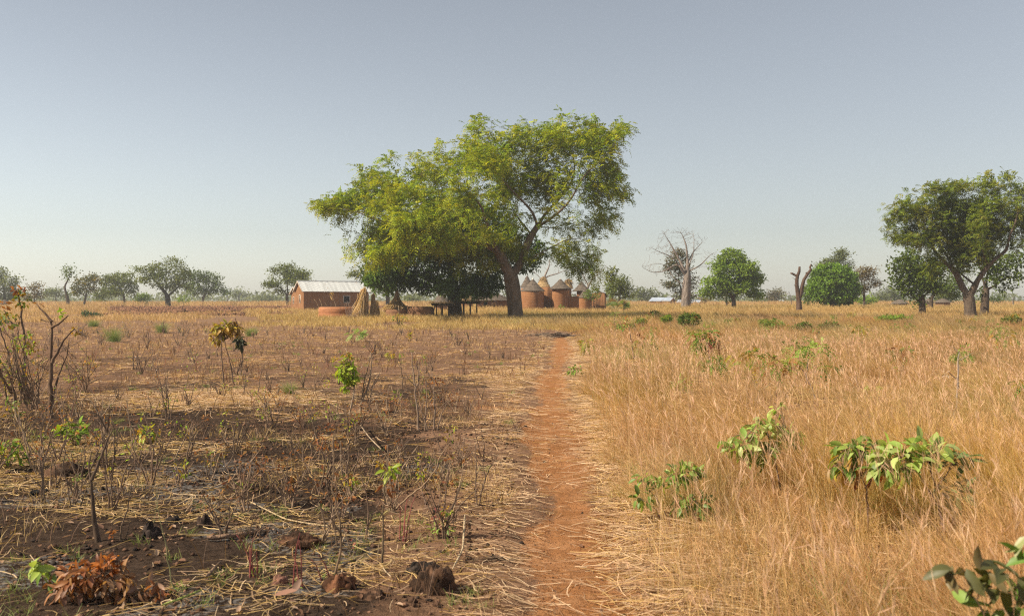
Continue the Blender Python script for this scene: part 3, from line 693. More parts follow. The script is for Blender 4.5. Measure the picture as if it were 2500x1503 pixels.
# ---------------------------------------------------------------- buildings
def boxv(buf, x0, x1, y0, y1, z0, z1, c=(.5, .5, .5)):
    v = [(x0, y0, z0), (x1, y0, z0), (x1, y1, z0), (x0, y1, z0), (x0, y0, z1), (x1, y0, z1), (x1, y1, z1), (x0, y1, z1)]
    buf.add(v, [(0, 3, 2, 1), (4, 5, 6, 7), (0, 1, 5, 4), (1, 2, 6, 5), (2, 3, 7, 6), (3, 0, 4, 7)], None, c)
def wall_holes(buf, L0, L1, z0, z1, y, holes, th, c=(.5, .5, .5)):
    """front sheet at y facing -y with openings, reveals and an inner sheet at y+th; finely gridded and slightly uneven"""
    xs = sorted({L0, L1, *[h[0] for h in holes], *[h[1] for h in holes]}); zs = sorted({z0, z1, *[h[2] for h in holes], *[h[3] for h in holes]})
    for i in range(len(xs) - 1):
        for j in range(len(zs) - 1):
            a, b, p, q = xs[i], xs[i + 1], zs[j], zs[j + 1]
            if any(h[0] <= a and b <= h[1] and h[2] <= p and q <= h[3] for h in holes): continue
            buf.add([(a, y, p), (b, y, p), (b, y, q), (a, y, q)], [(0, 1, 2, 3)], None, c)
            buf.add([(a, y + th, p), (b, y + th, p), (b, y + th, q), (a, y + th, q)], [(0, 3, 2, 1)], None, c)
    for a, b, p, q in holes:
        buf.add([(a, y, p), (b, y, p), (b, y + th, p), (a, y + th, p), (a, y, q), (b, y, q), (b, y + th, q), (a, y + th, q)],
                [(0, 1, 2, 3), (4, 7, 6, 5), (0, 3, 7, 4), (1, 5, 6, 2)], None, c)
def sheet_roof(buf, p0, p1, p2, p3, pitch=.15, amp=.022, th=.02):
    """corrugated sheet p0-p1 eave, p3-p2 ridge (p0 below p3)"""
    p0, p1, p2, p3 = map(np.array, (p0, p1, p2, p3)); p0 = p0.astype(float)
    Ln = np.linalg.norm(p1 - p0); n = int(Ln / pitch * 4)
    u = np.linspace(0, 1, n + 1)[:, None]
    nr = nrm(np.cross(p1 - p0, p3 - p0)); nr = nr if nr[2] > 0 else -nr
    w = (np.sin(u * Ln / pitch * 2 * math.pi) * amp) * nr
    rows = [p0 + (p1 - p0) * u + w, (p0 + (p1 - p0) * u + p3 + (p2 - p3) * u) / 2 + w, p3 + (p2 - p3) * u + w]
    V = np.concatenate(rows); m = n + 1
    i = np.arange(n)
    q = np.concatenate([np.stack([i, i + 1, i + 1 + m, i + m], 1), np.stack([i + m, i + m + 1, i + 1 + 2 * m, i + 2 * m], 1)])
    buf.add(V, q)
    buf.add(V - nr * th, q[:, ::-1])
    # edge strips
    for r0 in (0, 2 * m):
        e = np.concatenate([V[r0:r0 + m], V[r0:r0 + m] - nr * th]); buf.add(e, np.stack([i, i + 1, i + 1 + m, i + m], 1))

def gable_house(label, loc, rz, Ln, D, Hw, Hr, window=None, gable_hole=None, over=.22, mud='mud', tin='tin', name='mud_brick_house', porch=False, group=None):
    root = empty(name, loc, rz, label, 'house', group)
    b = Buf()
    wall_holes(b, 0, Ln, -.4, Hw, 0, [window] if window else [], .22)
    b.add([(0, D, -.4), (Ln, D, -.4), (Ln, D, Hw), (0, D, Hw)], [(3, 2, 1, 0)])
    # gables
    for x, fl in ((0, 1), (Ln, 0)):
        if x == 0 and gable_hole:
            y0, y1, z0, z1 = gable_hole
            for (a, c, p, q) in ((0, y0, -.4, Hw), (y1, D, -.4, Hw), (y0, y1, -.4, z0), (y0, y1, z1, Hw)):
                b.add([(x, a, p), (x, c, p), (x, c, q), (x, a, q)], [(3, 2, 1, 0)])
            b.add([(x + .2, y0, z0), (x + .2, y1, z0), (x + .2, y1, z1), (x + .2, y0, z1), (x, y0, z0), (x, y1, z0), (x, y1, z1), (x, y0, z1)], [(4, 5, 1, 0), (7, 3, 2, 6), (4, 0, 3, 7), (5, 6, 2, 1)])
        else:
            b.add([(x, 0, -.4), (x, D, -.4), (x, D, Hw), (x, 0, Hw)], [(3, 2, 1, 0) if fl else (0, 1, 2, 3)])
        b.add([(x, 0, Hw), (x, D, Hw), (x, D / 2, Hr)], None, [(0, 2, 1) if fl else (0, 1, 2)])
    b.build('wall', mud, root)
    r = Buf(); s = (Hr - Hw) / (D / 2); o = over; e = .03
    sheet_roof(r, (-o, -o, Hw - s * o + e), (Ln + o, -o, Hw - s * o + e), (Ln + o, D / 2, Hr + e), (-o, D / 2, Hr + e))
    sheet_roof(r, (-o, D + o, Hw - s * o + e), (Ln + o, D + o, Hw - s * o + e), (Ln + o, D / 2 + .004, Hr + e + .004), (-o, D / 2 + .004, Hr + e + .004))
    rf = r.build('roof', tin, root)
    ridge = Buf(); tubes(ridge, [(-o, D / 2, Hr + e + .03), (Ln / 2, D / 2, Hr + e + .035), (Ln + o, D / 2, Hr + e + .03)], [.06, .06, .06], 6)
    ridge.build('ridge_cap', tin, rf)
    for x in (-o - .03, Ln + o + .01):
        for sy, yy in ((1, -o), (-1, D + o)):
            f = Buf()
            z0 = Hw - s * o
            f.add([(x, yy, z0 - .10), (x + .02, yy, z0 - .10), (x + .02, yy, z0 + .06), (x, yy, z0 + .06), (x, D / 2, Hr - .10), (x + .02, D / 2, Hr - .10), (x + .02, D / 2, Hr + .07), (x, D / 2, Hr + .07)],
                  [(0, 3, 2, 1), (4, 5, 6, 7), (0, 1, 5, 4), (1, 2, 6, 5), (2, 3, 7, 6), (3, 0, 4, 7)])
            f.build('bargeboard', 'plaster' if tin == 'tin' else 'mat_straw', root)
    if window:
        x0, x1, z0, z1 = window; w = Buf(); t = .09
        for (a, c, p, q) in ((x0 - t, x0, z0 - t, z1 + t), (x1, x1 + t, z0 - t, z1 + t), (x0, x1, z1, z1 + t), (x0, x1, z0 - t, z0)):
            boxv(w, a, c, -.03, .02, p, q)
        wf = w.build('window', 'plaster', root)
        sl = Buf()
        for k in range(7):
            zz = z0 + (z1 - z0) * (k + .5) / 7; boxv(sl, x0 + .003, x1 - .003, .1, .13, zz - .028, zz + .03)
        sl.build('shutter', 'shutter', wf)
    if gable_hole:
        y0, y1, z0, z1 = gable_hole; w = Buf()
        boxv(w, .06, .1, y0 + .004, y1 - .004, z0 + .004, z1 - .004)
        for (a, c, p, q) in ((y0 - .09, y0, z0 - .09, z1 + .09), (y1, y1 + .09, z0 - .09, z1 + .09), (y0, y1, z1, z1 + .09), (y0, y1, z0 - .09, z0)):
            boxv(w, -.025, .02, a, c, p, q)
        w.build('side_window', 'plaster', root)
    return root

def lathe(buf, prof_, n=40, c=(0, 0), wob=.02, seed=1, col=(.5, .5, .5), ell=1.0, th0=0, th1=2 * math.pi):
    """prof_ list of (r,z); uneven by noise"""
    full = abs(th1 - th0 - 2 * math.pi) < 1e-6
    m = n if full else n + 1
    th = th0 + (th1 - th0) * np.arange(m) / n
    rows = []
    for k, (r, z) in enumerate(prof_):
        w = 1 + (noise(np.cos(th) * 2 + seed * 7.7 + 5, np.sin(th) * 2 + z * 1.3 + seed, seed) - .5) * wob * 2
        rows.append(np.stack([c[0] + r * w * np.cos(th), c[1] + r * w * np.sin(th) * ell, np.full(m, z) + (noise(th * 1.6, th * 0 + k * .3, seed + 3) - .5) * wob * .8], 1))
    V = np.concatenate(rows); K = len(prof_)
    i = np.arange(n); j = (i + 1) % m if full else i + 1
    q = np.concatenate([np.stack([k * m + i, k * m + j, (k + 1) * m + j, (k + 1) * m + i], 1) for k in range(K - 1)])
    buf.add(V, q, None, col)

def thatch_cone(buf, r, z0, z1, courses=7, seed=1, c=(0, 0), sag=.10, th=.07, fringe=True, ell=1.0, top_r=.05):
    """stepped courses of thatch with a ragged eave"""
    pr = [(r - .12, z0 - .02)]
    for k in range(courses):
        a, b = k / courses, (k + 1) / courses
        def rz(t): return r + (top_r - r) * t, z0 + (z1 - z0) * (t - sag * math.sin(math.pi * t))
        ra, za = rz(a); rb, zb = rz(b)
        pr += [(ra, za - th * .6), (ra + .01, za + th * .25), (rb + th * .35, zb + th * .05)]
    pr += [(top_r, z1), (.005, z1 + .03)]
    lathe(buf, pr, 44, c, .035, seed, ell=ell)
    if fringe:
        m = 420; th_ = rng.uniform(0, 2 * math.pi, m); k = rng.integers(0, courses, m); t = k / courses
        rr = r + (top_r - r) * t; zz = z0 + (z1 - z0) * (t - sag * np.sin(math.pi * t))
        P = np.stack([c[0] + rr * np.cos(th_), c[1] + rr * np.sin(th_) * ell, zz + .02], 1)
        D = np.stack([np.cos(th_) * .8, np.sin(th_) * .8 * ell, -np.full(m, .7)], 1) + rng.normal(size=(m, 3)) * .25
        leaves(buf, P, D, rvec(m), rng.uniform(.08, .2, m), .035, np.full((m, 3), .5))

def granary(label, d, cx, base, top, eave, apex, rb, re, ro=None, mat='mud_coil', gold=False, cap=None, bulge=.04, group='round mud granaries of the compound', name='granary', taper=1.0):
    """all in photo pixels at distance d"""
    s = d / F; x = X(cx, d); z0 = Z(base, d); zt = Z(top, d); ze = Z(eave, d); za = Z(apex, d)
    root = empty(name, (x, d, z0), 0, label, 'granary', group)
    R = rb * s; h = zt - z0; b = Buf(); sd = int(cx) % 97
    pr = [(R * taper * .97, -.5)]
    for k in range(11):
        t = k / 10; pr.append((R * (taper + (1 - taper) * t) * (1 + bulge * math.sin(math.pi * t)), h * t))
    pr += [(R - .15, h)]
    lathe(b, pr, 48, (0, 0), .022, sd); b.build('wall', mat, root, True)
    r = Buf(); thatch_cone(r, re * s, ze - z0, za - z0, 8 if not gold else 5, sd, sag=-.10 if gold else .05)
    rf = r.build('roof', 'thatch_gold' if gold else 'thatch_grey', root)
    if gold:
        g = Buf(); m = 260; th_ = rng.uniform(0, 6.28, m); D = np.stack([np.cos(th_) * .7, np.sin(th_) * .7, -np.full(m, .75)], 1) + rng.normal(size=(m, 3)) * .12
        leaves(g, np.array([0, 0, za - z0 + .06]) + rng.normal(size=(m, 3)) * .05, D, rvec(m), rng.uniform(.5, 1.1, m), .05, np.full((m, 3), .5)); g.build('straw_tuft', 'thatch_gold', rf)
    if cap:
        g = Buf(); q = cap * s; lathe(g, [(q, za - z0 - q * .9), (q * 1.15, za - z0 - q * .2), (q * .8, za - z0 + q * .5), (q * .35, za - z0 + q * 1.1), (.005, za - z0 + q * 1.2)], 14, (0, 0), .03, sd)
        g.build('pot', 'ceramic', rf, True)
    return root

def mud_wall(label, d, pts, th, name='mud_wall', mat='mud_coil', cap=False):
    """curtain wall: pts (px, top_py, base_py, dy)"""
    n = 8; P = []
    for i in range(len(pts) - 1):
        for k in range(n): t = k / n; P.append([a + (b - a) * t for a, b in zip(pts[i], pts[i + 1])])
    P.append(list(pts[-1])); P = np.array(P, float); m = len(P)
    x = X(P[:, 0], d); y = d + P[:, 3]; zt = Z(P[:, 1], d) + (noise(P[:, 0] * .4, P[:, 0] * 0, 3) - .5) * .08; zb = Z(P[:, 2], d) - .4
    root = empty(name, (x[0], y[0], Z(pts[0][2], d)), 0, label, 'mud wall'); b = Buf()
    rows = [np.stack([x, y, zb], 1), np.stack([x, y + .02, (zt + zb) / 2], 1), np.stack([x, y + .04, zt - .06], 1), np.stack([x, y + th / 2, zt], 1), np.stack([x, y + th, zt - .06], 1), np.stack([x, y + th, zb], 1)]
    V = np.concatenate(rows); i = np.arange(m - 1)
    q = np.concatenate([np.stack([k * m + i, k * m + i + 1, (k + 1) * m + i + 1, (k + 1) * m + i], 1) for k in range(5)])
    b.add(V, q)
    for e in (0, m - 1):
        ix = [k * m + e for k in range(6)]
        b.q.append(np.array([[ix[0], ix[1], ix[4], ix[5]], [ix[1], ix[2], ix[3], ix[4]]], np.int64))
    b.build('wall_body', mat, root, True, root.location)
    if cap:
        c = Buf()
        mm = 260; k = rng.integers(0, m, mm)
        leaves(c, np.stack([x[k], y[k] + th / 2, zt[k] + .02], 1) + rng.normal(size=(mm, 3)) * .05, np.stack([rng.normal(size=mm) * .5, rng.choice([-1, 1], mm) * .8, -rng.uniform(.1, .7, mm)], 1), rvec(mm), .4, .07, np.full((mm, 3), .5))
        c.build('thatch_cap', 'thatch_grey', root, False, root.location)
    return root

def sliver_cone(buf, apex, base_c, base_r, m, w=.03, col=(.45, .31, .17), curve=.0, ell=1, var=.2, zj=.08, thmin=0, thmax=6.283, ext=1.0):
    th_ = rng.uniform(thmin, thmax, m); rr = base_r * rng.uniform(.75, 1.05, m)
    B = np.stack([base_c[0] + rr * np.cos(th_), base_c[1] + rr * np.sin(th_) * ell, base_c[2] + rng.normal(size=m) * zj], 1)
    A = np.array(apex) + rng.normal(size=(m, 3)) * np.array([.05, .05, .12])
    t = np.linspace(0, ext, 6)[None, :, None]
    P = A[:, None, :] * (1 - t) + B[:, None, :] * t
    P[:, :, :2] -= (B - A)[:, None, :2] * curve * np.sin(np.pi * np.clip(t, 0, 1))
    C = np.repeat((np.array(col) * rng.uniform(1 - var, 1 + var, (m, 1)))[:, None, :], 6, 1)
    W = np.repeat(rng.uniform(.6, 1.3, (m, 1)) * w, 6, 1)
    ribbons(buf, P, W, nrm(np.cross(B - A, rvec(m))), C)

def build_village():
    # tin-roofed house and the one behind it
    th = math.radians(28); d0 = 118.0
    x0 = X(741.4, d0); z0 = Z(761, d0)
    gable_house('long mud-brown house with shiny tin roof and one small window left of the mango', (x0, d0, z0), th, 8.1, 3.8, 2.52, 3.66,
                window=(4.95, 5.65, 1.15, 1.9), gable_hole=(1.35, 1.85, 1.15, 1.95))
    d1 = 124.5
    gable_house('second mud house peeking out behind the gable of the tin-roofed house', (X(728, d1), d1, Z(757, d1)), th, 5, 3.2, 2.1, 2.9, gable_hole=(1.9, 2.3, .9, 1.6))
    # far tin-roofed houses on the right
    d = 215; s = d / F
    gable_house('small far red-mud house with pale blue tin roof left of the baobab', (X(1586, d), d, Z(744, d)), math.radians(-24), 4.4, 4.6, .85, 1.5, tin='tin_blue', over=.2)
    gable_house('far low house with pale tin roof half hidden by the baobab trunk', (X(1654, d + 6), d + 6, Z(744, d + 6)), math.radians(-20), 4.6, 3.6, .55, 1.0, tin='tin_blue', over=.3, name='tin_roofed_house')
    # mud house with hipped thatch
    d = 128; s = d / F; zb = Z(757, d)
    root = empty('mud_house', (X(1166, d), d, zb), math.radians(4), 'low mud house with grey thatch roof, dark doorway and straw mat door', 'house')
    b = Buf(); Ln = 76 * s; Hw = 24 * s + .1
    wall_holes(b, 0, Ln, -.4, Hw, 0, [(15 * s, 24 * s, -.05, 21 * s)], .25)
    D = 3.4
    for q in ([(0, 0), (0, D)], [(Ln, 0), (Ln, D)]):
        (ax, ay), (cx_, cy) = q; b.add([(ax, ay, -.4), (cx_, cy, -.4), (cx_, cy, Hw), (ax, ay, Hw)], [(3, 2, 1, 0) if ax == 0 else (0, 1, 2, 3)])
    b.add([(0, D, -.4), (Ln, D, -.4), (Ln, D, Hw), (0, D, Hw)], [(3, 2, 1, 0)])
    b.build('wall', 'mud_brown', root)
    r = Buf(); n = 7
    for k in range(n):   # stepped hipped courses
        t0, t1 = k / n, (k + 1) / n; o = .45
        def ring(t, lift): return [(-o + (o + 1.5) * t, -o + (o + D / 2 - .06) * t, Hw - .08 + .95 * t + lift), (Ln + o - (o + 1.5) * t, -o + (o + D / 2 - .06) * t, Hw - .08 + .95 * t + lift),
                                   (Ln + o - (o + 1.5) * t, D + o - (o + D / 2 - .06) * t, Hw - .08 + .95 * t + lift), (-o + (o + 1.5) * t, D + o - (o + D / 2 - .06) * t, Hw - .08 + .95 * t + lift)]
        A, Bq, Cq = ring(t0, -.05), ring(t0, .05), ring(t1, .02); V = A + Bq + Cq
        f = []
        for i in range(4): j = (i + 1) % 4; f += [(i, j, 4 + j, 4 + i), (4 + i, 4 + j, 8 + j, 8 + i)]
        r.add(V, f)
        m = 130; tt = rng.random(m)
        P = np.stack([A[0][0] + (A[1][0] - A[0][0]) * tt, np.full(m, A[0][1]), np.full(m, Bq[0][2])], 1)
        leaves(r, P, np.stack([rng.normal(size=m) * .2, -np.full(m, .9), -np.full(m, .6)], 1), rvec(m), rng.uniform(.1, .28, m), .05, np.full((m, 3), .5))
    r.build('roof', 'thatch_grey', root)
    dm = Buf(); boxv(dm, 33 * s, 45 * s, -.16, -.10, -.1, 20 * s)
    m = 40; P = np.stack([rng.uniform(33 * s, 45 * s, m), np.full(m, -.175), np.full(m, 20 * s)], 1); leaves(dm, P, np.tile([0, 0, -1.0], (m, 1)), np.tile([0, -1.0, 0], (m, 1)), 1.0, .05, np.full((m, 3), .5))
    dm.build('door_mat', 'mat_straw', root)
    # granaries
    granary('big round granary with grey cone thatch and white pot tip, nearest the great trunk', 122, 1301, 759, 712, 710, 681, 27, 29, cap=2.2)
    granary('granary with stepped thatch mostly hidden between great trunk and big granary', 127, 1287, 757, 703, 701, 673, 15, 17)
    granary('granary topped with golden straw tuft behind the big granary', 127.5, 1326, 757, 701, 701, 677, 16, 17.5, gold=True)
    granary('tall granary with pointed grey thatch and pale tip, second along the mud wall', 122, 1368, 757, 706, 705, 681, 20, 27, cap=1.6)
    granary('small granary with broken pale top between the pointed one and the raised one', 127.5, 1388, 757, 700, 703, 682, 7, 11, gold=True)
    granary('raised granary with dark tilted thatch above the low wall', 126, 1420, 757, 710, 710, 687, 12, 21, taper=.75)
    granary('short granary with grey peaked thatch half behind the leafy shrub', 119, 1429, 759, 725, 726, 701, 15, 16)
    mud_wall('curved mud wall joining the two tallest granaries', 123.2, [(1322, 702, 758, .2), (1336, 700, 758, 0), (1355, 703, 758, .3)], .3)
    mud_wall('low sagging mud wall with dark hole under the raised granary', 121.5, [(1381, 720, 757, .1), (1392, 723, 757, 0), (1404, 723, 757, 0), (1417, 721, 757, .2)], .28)
    mud_wall('mud wall behind the leafy shrub at the right end of the compound', 122.5, [(1438, 716, 757, .4), (1450, 716, 757, .2), (1458, 714, 757, .1)], .28)
    mud_wall('orange mud wall stub with straw capping at the right end of the compound', 120, [(1455, 714, 756, 0), (1466, 713, 756, 0), (1477, 716, 756, -.1), (1481, 722, 756, .6)], .8, mat='mud', cap=True)
    # roof poles beside the raised granary
    for i, (a, b_) in enumerate([((1390, 716), (1402, 708)), ((1398, 719), (1412, 724))]):
        t = Buf(); d = 121; A = px3(*a, d); Bp = px3(*b_, d, .5)
        tubes(t, [A, ((A[0] + Bp[0]) / 2, d + .25, (A[2] + Bp[2]) / 2 + .03), Bp], [.045, .04, .035], 6, (.26, .19, .13))
        tag(t.build('wooden_pole', 'bark'), ['pale pole jutting up from the low sagging mud wall', 'lower pole lying across the low sagging mud wall'][i], 'pole', 'poles on the compound wall')
    # ring walls
    def ring_wall(label, d, x0p, x1p, top, base, th=.26, mat='mud_ring', seed=3):
        s = d / F; R = (x1p - x0p) / 2 * s; dc = d + R; cx_ = X((x0p + x1p) / 2, d); z0_ = Z(base, d); h = (base - top) * s
        root = empty('round_mud_wall', (cx_, dc, z0_), 0, label, 'mud wall'); b = Buf()
        pr = [(R * .99, -.4), (R, 0), (R * 1.02, h * .2), (R * 1.025, h * .42), (R * .985, h * .5), (R * 1.0, h * .58), (R * 1.005, h * .8), (R * .985, h * .97), (R - th * .5, h * 1.03), (R - th, h * .95), (R - th, -.4)]
        lathe(b, pr, 72, (0, 0), .02, seed); b.build('wall_body', mat, root, True); return root
    ring_wall('knee-high open round wall of orange mud coils near the tin-roofed house', 80, 768, 880, 750, 781)
    ring_wall('low round brown mud wall joined to the curved thatch cone', 84, 990, 1056, 749, 776, mat='mud_brown', seed=5)
    ring_wall('low round mud base directly under the curved thatch cone', 84.5, 938, 998, 756, 776, mat='mud_brown', seed=8)
    # stalk bundles
    def bundle(label, d, apex, base, r_px, m, lean=0, col=(.40, .29, .17)):
        s = d / F; A = px3(*apex, d); B = px3(*base, d); root = empty('stalk_bundle', (B[0], B[1], B[2]), 0, label, 'stalk bundle', 'bundles of dry stalks')
        b = Buf()
        lathe(b, [(r_px * s * .78, B[2] - .1), (r_px * s * .4, (A[2] + B[2]) / 2), (.05, A[2] - .1)], 18, (B[0] * .5 + A[0] * .5, B[1]), .1, 3, tuple(c * .8 for c in col))
        sliver_cone(b, A, B, r_px * s, int(m * 1.6), .035, tuple(c * 1.25 for c in col), 0, zj=.1, var=.45)
        sliver_cone(b, (A[0], A[1], A[2] - .1), (B[0], B[1], B[2] + .1), r_px * s * .6, m // 2, .05, tuple(c * .75 for c in col), 0, var=.3)
        b.build('stalks', 'straw', root, False, root.location)
        t = Buf(); lathe(t, [(.14, A[2] - .32 - B[2]), (.17, A[2] - .28 - B[2]), (.14, A[2] - .24 - B[2])], 12, (A[0] - B[0], A[1] - B[1]), .05, 4, (.3, .22, .13)); t.build('tie', 'twig', root)
        return root
    bundle('tallest leaning bundle of pale stalks propped on the orange round wall', 79.2, (891, 711), (880, 771), 20, 900)
    bundle('shorter darker bundle of stalks right beside the tallest one', 79.5, (911, 724), (914, 772), 12, 520, col=(.34, .24, .14))
    bundle('small slumped bundle of stalks at the right end of the pair', 80.0, (920, 742), (921, 772), 7, 260, col=(.27, .19, .11))
    bundle('thin slanting sheaf of stalks leaning over the orange round wall', 80.4, (884, 714), (864, 757), 5, 260, col=(.44, .31, .18))
    # curved thatch cone
    d = 86; s = d / F; B = px3(965, 755, d); A = px3(969, 718, d)
    root = empty('thatch_cone', B, 0, 'peaked cone of loose straw with curved flaring sides beside the round brown wall', 'thatch cone'); b = Buf()
    lathe(b, [(29 * s, B[2] - .02), (16 * s, B[2] + .28), (8 * s, B[2] + .62), (3.4 * s, A[2] - .35), (.06, A[2] - .05)], 30, (A[0], A[1]), .06, 3, (.36, .25, .14))
    sliver_cone(b, A, B, 31 * s, 4200, .035, (.52, .38, .23), .24, var=.35)
    sliver_cone(b, A, B, 31 * s, 900, .05, (.38, .27, .155), .22, var=.25)
    b.build('straw', 'straw', root, False, root.location)
    t = Buf(); tubes(t, [(A[0] - .02, A[1], A[2] - .5), (A[0], A[1], A[2] - .1), (A[0] + .1, A[1], A[2] + .12)], [.16, .11, .03], 8, (.42, .30, .19)); t.build('tip', 'twig', root, False, root.location)
    t = Buf(); q0 = px3(974, 774, 83.2); q1 = px3(973, 746, 83.2); tubes(t, [q0, ((q0[0] + q1[0]) / 2 + .03, 83.2, (q0[2] + q1[2]) / 2), q1], [.04, .035, .03], 6, (.33, .24, .16))
    tag(t.build('wooden_pole', 'bark'), 'short upright pole standing in front of the straw cone', 'pole')
    # low wooden racks
    def rack(label, d, x0p, x1p, top, base):
        root = empty('wooden_rack', (X((x0p + x1p) / 2, d), d, Z(base, d)), 0, label, 'rack', 'low wooden racks beside the mango trunk')
        zt = Z(top, d); zb = Z(base, d) - .15; n = 3
        for k in range(n):
            for dy in (0, 1.1):
                px = x0p + 6 + (x1p - x0p - 12) * k / (n - 1) + rng.normal() * 1.2; x = X(px, d); t = Buf()
                tubes(t, [(x, d + dy, zb), (x + rng.normal() * .05, d + dy, (zb + zt) / 2), (x + rng.normal() * .04, d + dy, zt)], [.055, .05, .045], 7, (.13, .09, .06)); t.build('post', 'bark', root, True, root.location)
        for dy in (-.05, 1.15):
            t = Buf(); tubes(t, [(X(x0p, d), d + dy, zt + .02), (X((x0p + x1p) / 2, d), d + dy, zt + .05), (X(x1p, d), d + dy, zt)], [.05, .055, .045], 7, (.17, .12, .08))
            t.build('beam', 'bark', root, True, root.location)
        t = Buf(); m = 46; xx = np.linspace(X(x0p, d) - .05, X(x1p, d) + .05, m)
        P = np.stack([np.stack([xx + rng.normal(size=m) * .05, np.full(m, d - .3) + rng.normal(size=m) * .12, zt + .11 + rng.normal(size=m) * .03], 1), np.stack([xx, np.full(m, d + .5), zt + .12 + rng.normal(size=m) * .03], 1), np.stack([xx + rng.normal(size=m) * .05, np.full(m, d + 1.4), zt + .11 + rng.normal(size=m) * .03], 1)], 1)
        tubes(t, P, np.full((m, 3), .035) * rng.uniform(.7, 1.3, (m, 1)), 5, (.27, .20, .14)); t.build('pole_deck', 'bark', root, False, root.location)
        t = Buf(); mm = 220; P = np.stack([rng.uniform(xx[0], xx[-1], mm), d + rng.uniform(-.4, 1.4, mm), zt + .16 + rng.random(mm) * .08], 1)
        D = rvec(mm); D[:, 2] *= .25; leaves(t, P, D, rvec(mm), rng.uniform(.3, .7, mm), .04, pick([(.35, .25, .16), (.25, .18, .12)], mm)); t.build('straw', 'straw', root, False, root.location)
    rack('low crooked wooden rack on the left side of the mango trunk', 84.5, 1054, 1102, 745, 773)
    rack('low crooked wooden rack on the right side of the mango trunk', 84, 1126, 1171, 741, 773)
    # thatched huts behind
    def hut(label, d, cx_, base, eave, apex, rb, re, mat='mud_brown', group=None, gold=False, sag=-.06):
        s = d / F; root = empty('thatched_hut', (X(cx_, d), d, Z(base, d)), 0, label, 'hut', group); b = Buf()
        h = (base - eave) * s + .1; lathe(b, [(rb * s, -.4), (rb * s, h * .5), (rb * s * .98, h)], 36, (0, 0), .03, int(cx_) % 50); b.build('wall', mat, root, True)
        r = Buf(); thatch_cone(r, re * s, (base - eave) * s, (base - apex) * s, 6, int(cx_) % 50, sag=sag, top_r=.25); r.build('roof', 'thatch_gold' if gold else 'thatch_grey', root); return root
    hut('round hut under a big grey thatch dome left of the mango trunk', 118, 1078, 753, 745, 718, 17, 21, sag=-.15)
    hut('small round hut with curved pale thatch seen right of the mango trunk', 134, 1141, 748, 738, 720, 13, 15, gold=True, sag=-.2)
    g = 'far thatched huts on the right'
    hut('low wide hut with dark brown thatch under the far right trees', 172, 2197, 748, 741, 731, 16, 21, group=g)
    hut('small far hut with pale wall right of the dense dark tree', 170, 2268, 749, 739, 729, 9, 12, group=g)
    hut('wide far mud hut with grey thatch between the dark trunks', 168, 2302, 749, 738, 729, 17, 21, group=g)
    hut('far hut showing as a dark block at the left edge of the photo', 170, 12, 753, 741, 732, 11, 13, group=None)
    hut('far low hut with flat grey roof near the reddish-brown tree', 185, 2107, 747, 743, 737, 10, 14, group=g)
# ---------------------------------------------------------------- ground
def edge_r(y): return pathx(y) + np.interp(y, [0, 5, 10, 15, 21, 38, 60, 80, 120], [.34, .40, .58, .72, .85, 1.4, .6, -6, -14])
def zones(x, y):
    r = np.hypot(x, y)
    pm = pathmask(x, y)
    n1 = fbm(x * .45, y * .45, 21, 3); n2 = fbm(x * 1.6, y * 1.3, 22, 3)
    left = 1 - sst(-1.9, -.55, x - pathx(y) + (n2 - .5) * 1.5)
    burn = left * np.interp(y, [0, 5, 9, 13, 20, 34, 52, 62], [1.05, 1.05, .84, .56, .46, .38, .26, 0]) * (.66 + .75 * n1)
    burn = np.clip(burn * np.where(y < 0, .3, 1), 0, 1)
    sh = np.exp(-((x - pathx(y) - pathw(y) - .33) / .32) ** 2) * .9 + np.exp(-((x - pathx(y) + pathw(y) + .35) / .4) ** 2) * .15
    straw = np.clip(sh + .18 * left * n2 + sst(0, .5, x - edge_r(y)) * .6 + sst(50, 80, y) * .75, 0, 1) * (1 - pm)
    px = x / np.maximum(y, 1) * F + CX
    pl = sst(98, 104, y + (n1 - .5) * 8) * (1 - sst(168, 182, y + (n1 - .5) * 14)) * sst(180, 300, px) * (1 - sst(1000, 1060, px))
    pl = np.maximum(pl * .9, .6 * sst(100, 108, y) * (1 - sst(130, 150, y)) * sst(1700, 1760, px) * .5)
    ash = left * sst(.52, .66, fbm(x * 1.1, y * 1.0, 25, 3)) * (1 - sst(9, 12, y)) * burn
    return pm, burn, straw, pl, ash
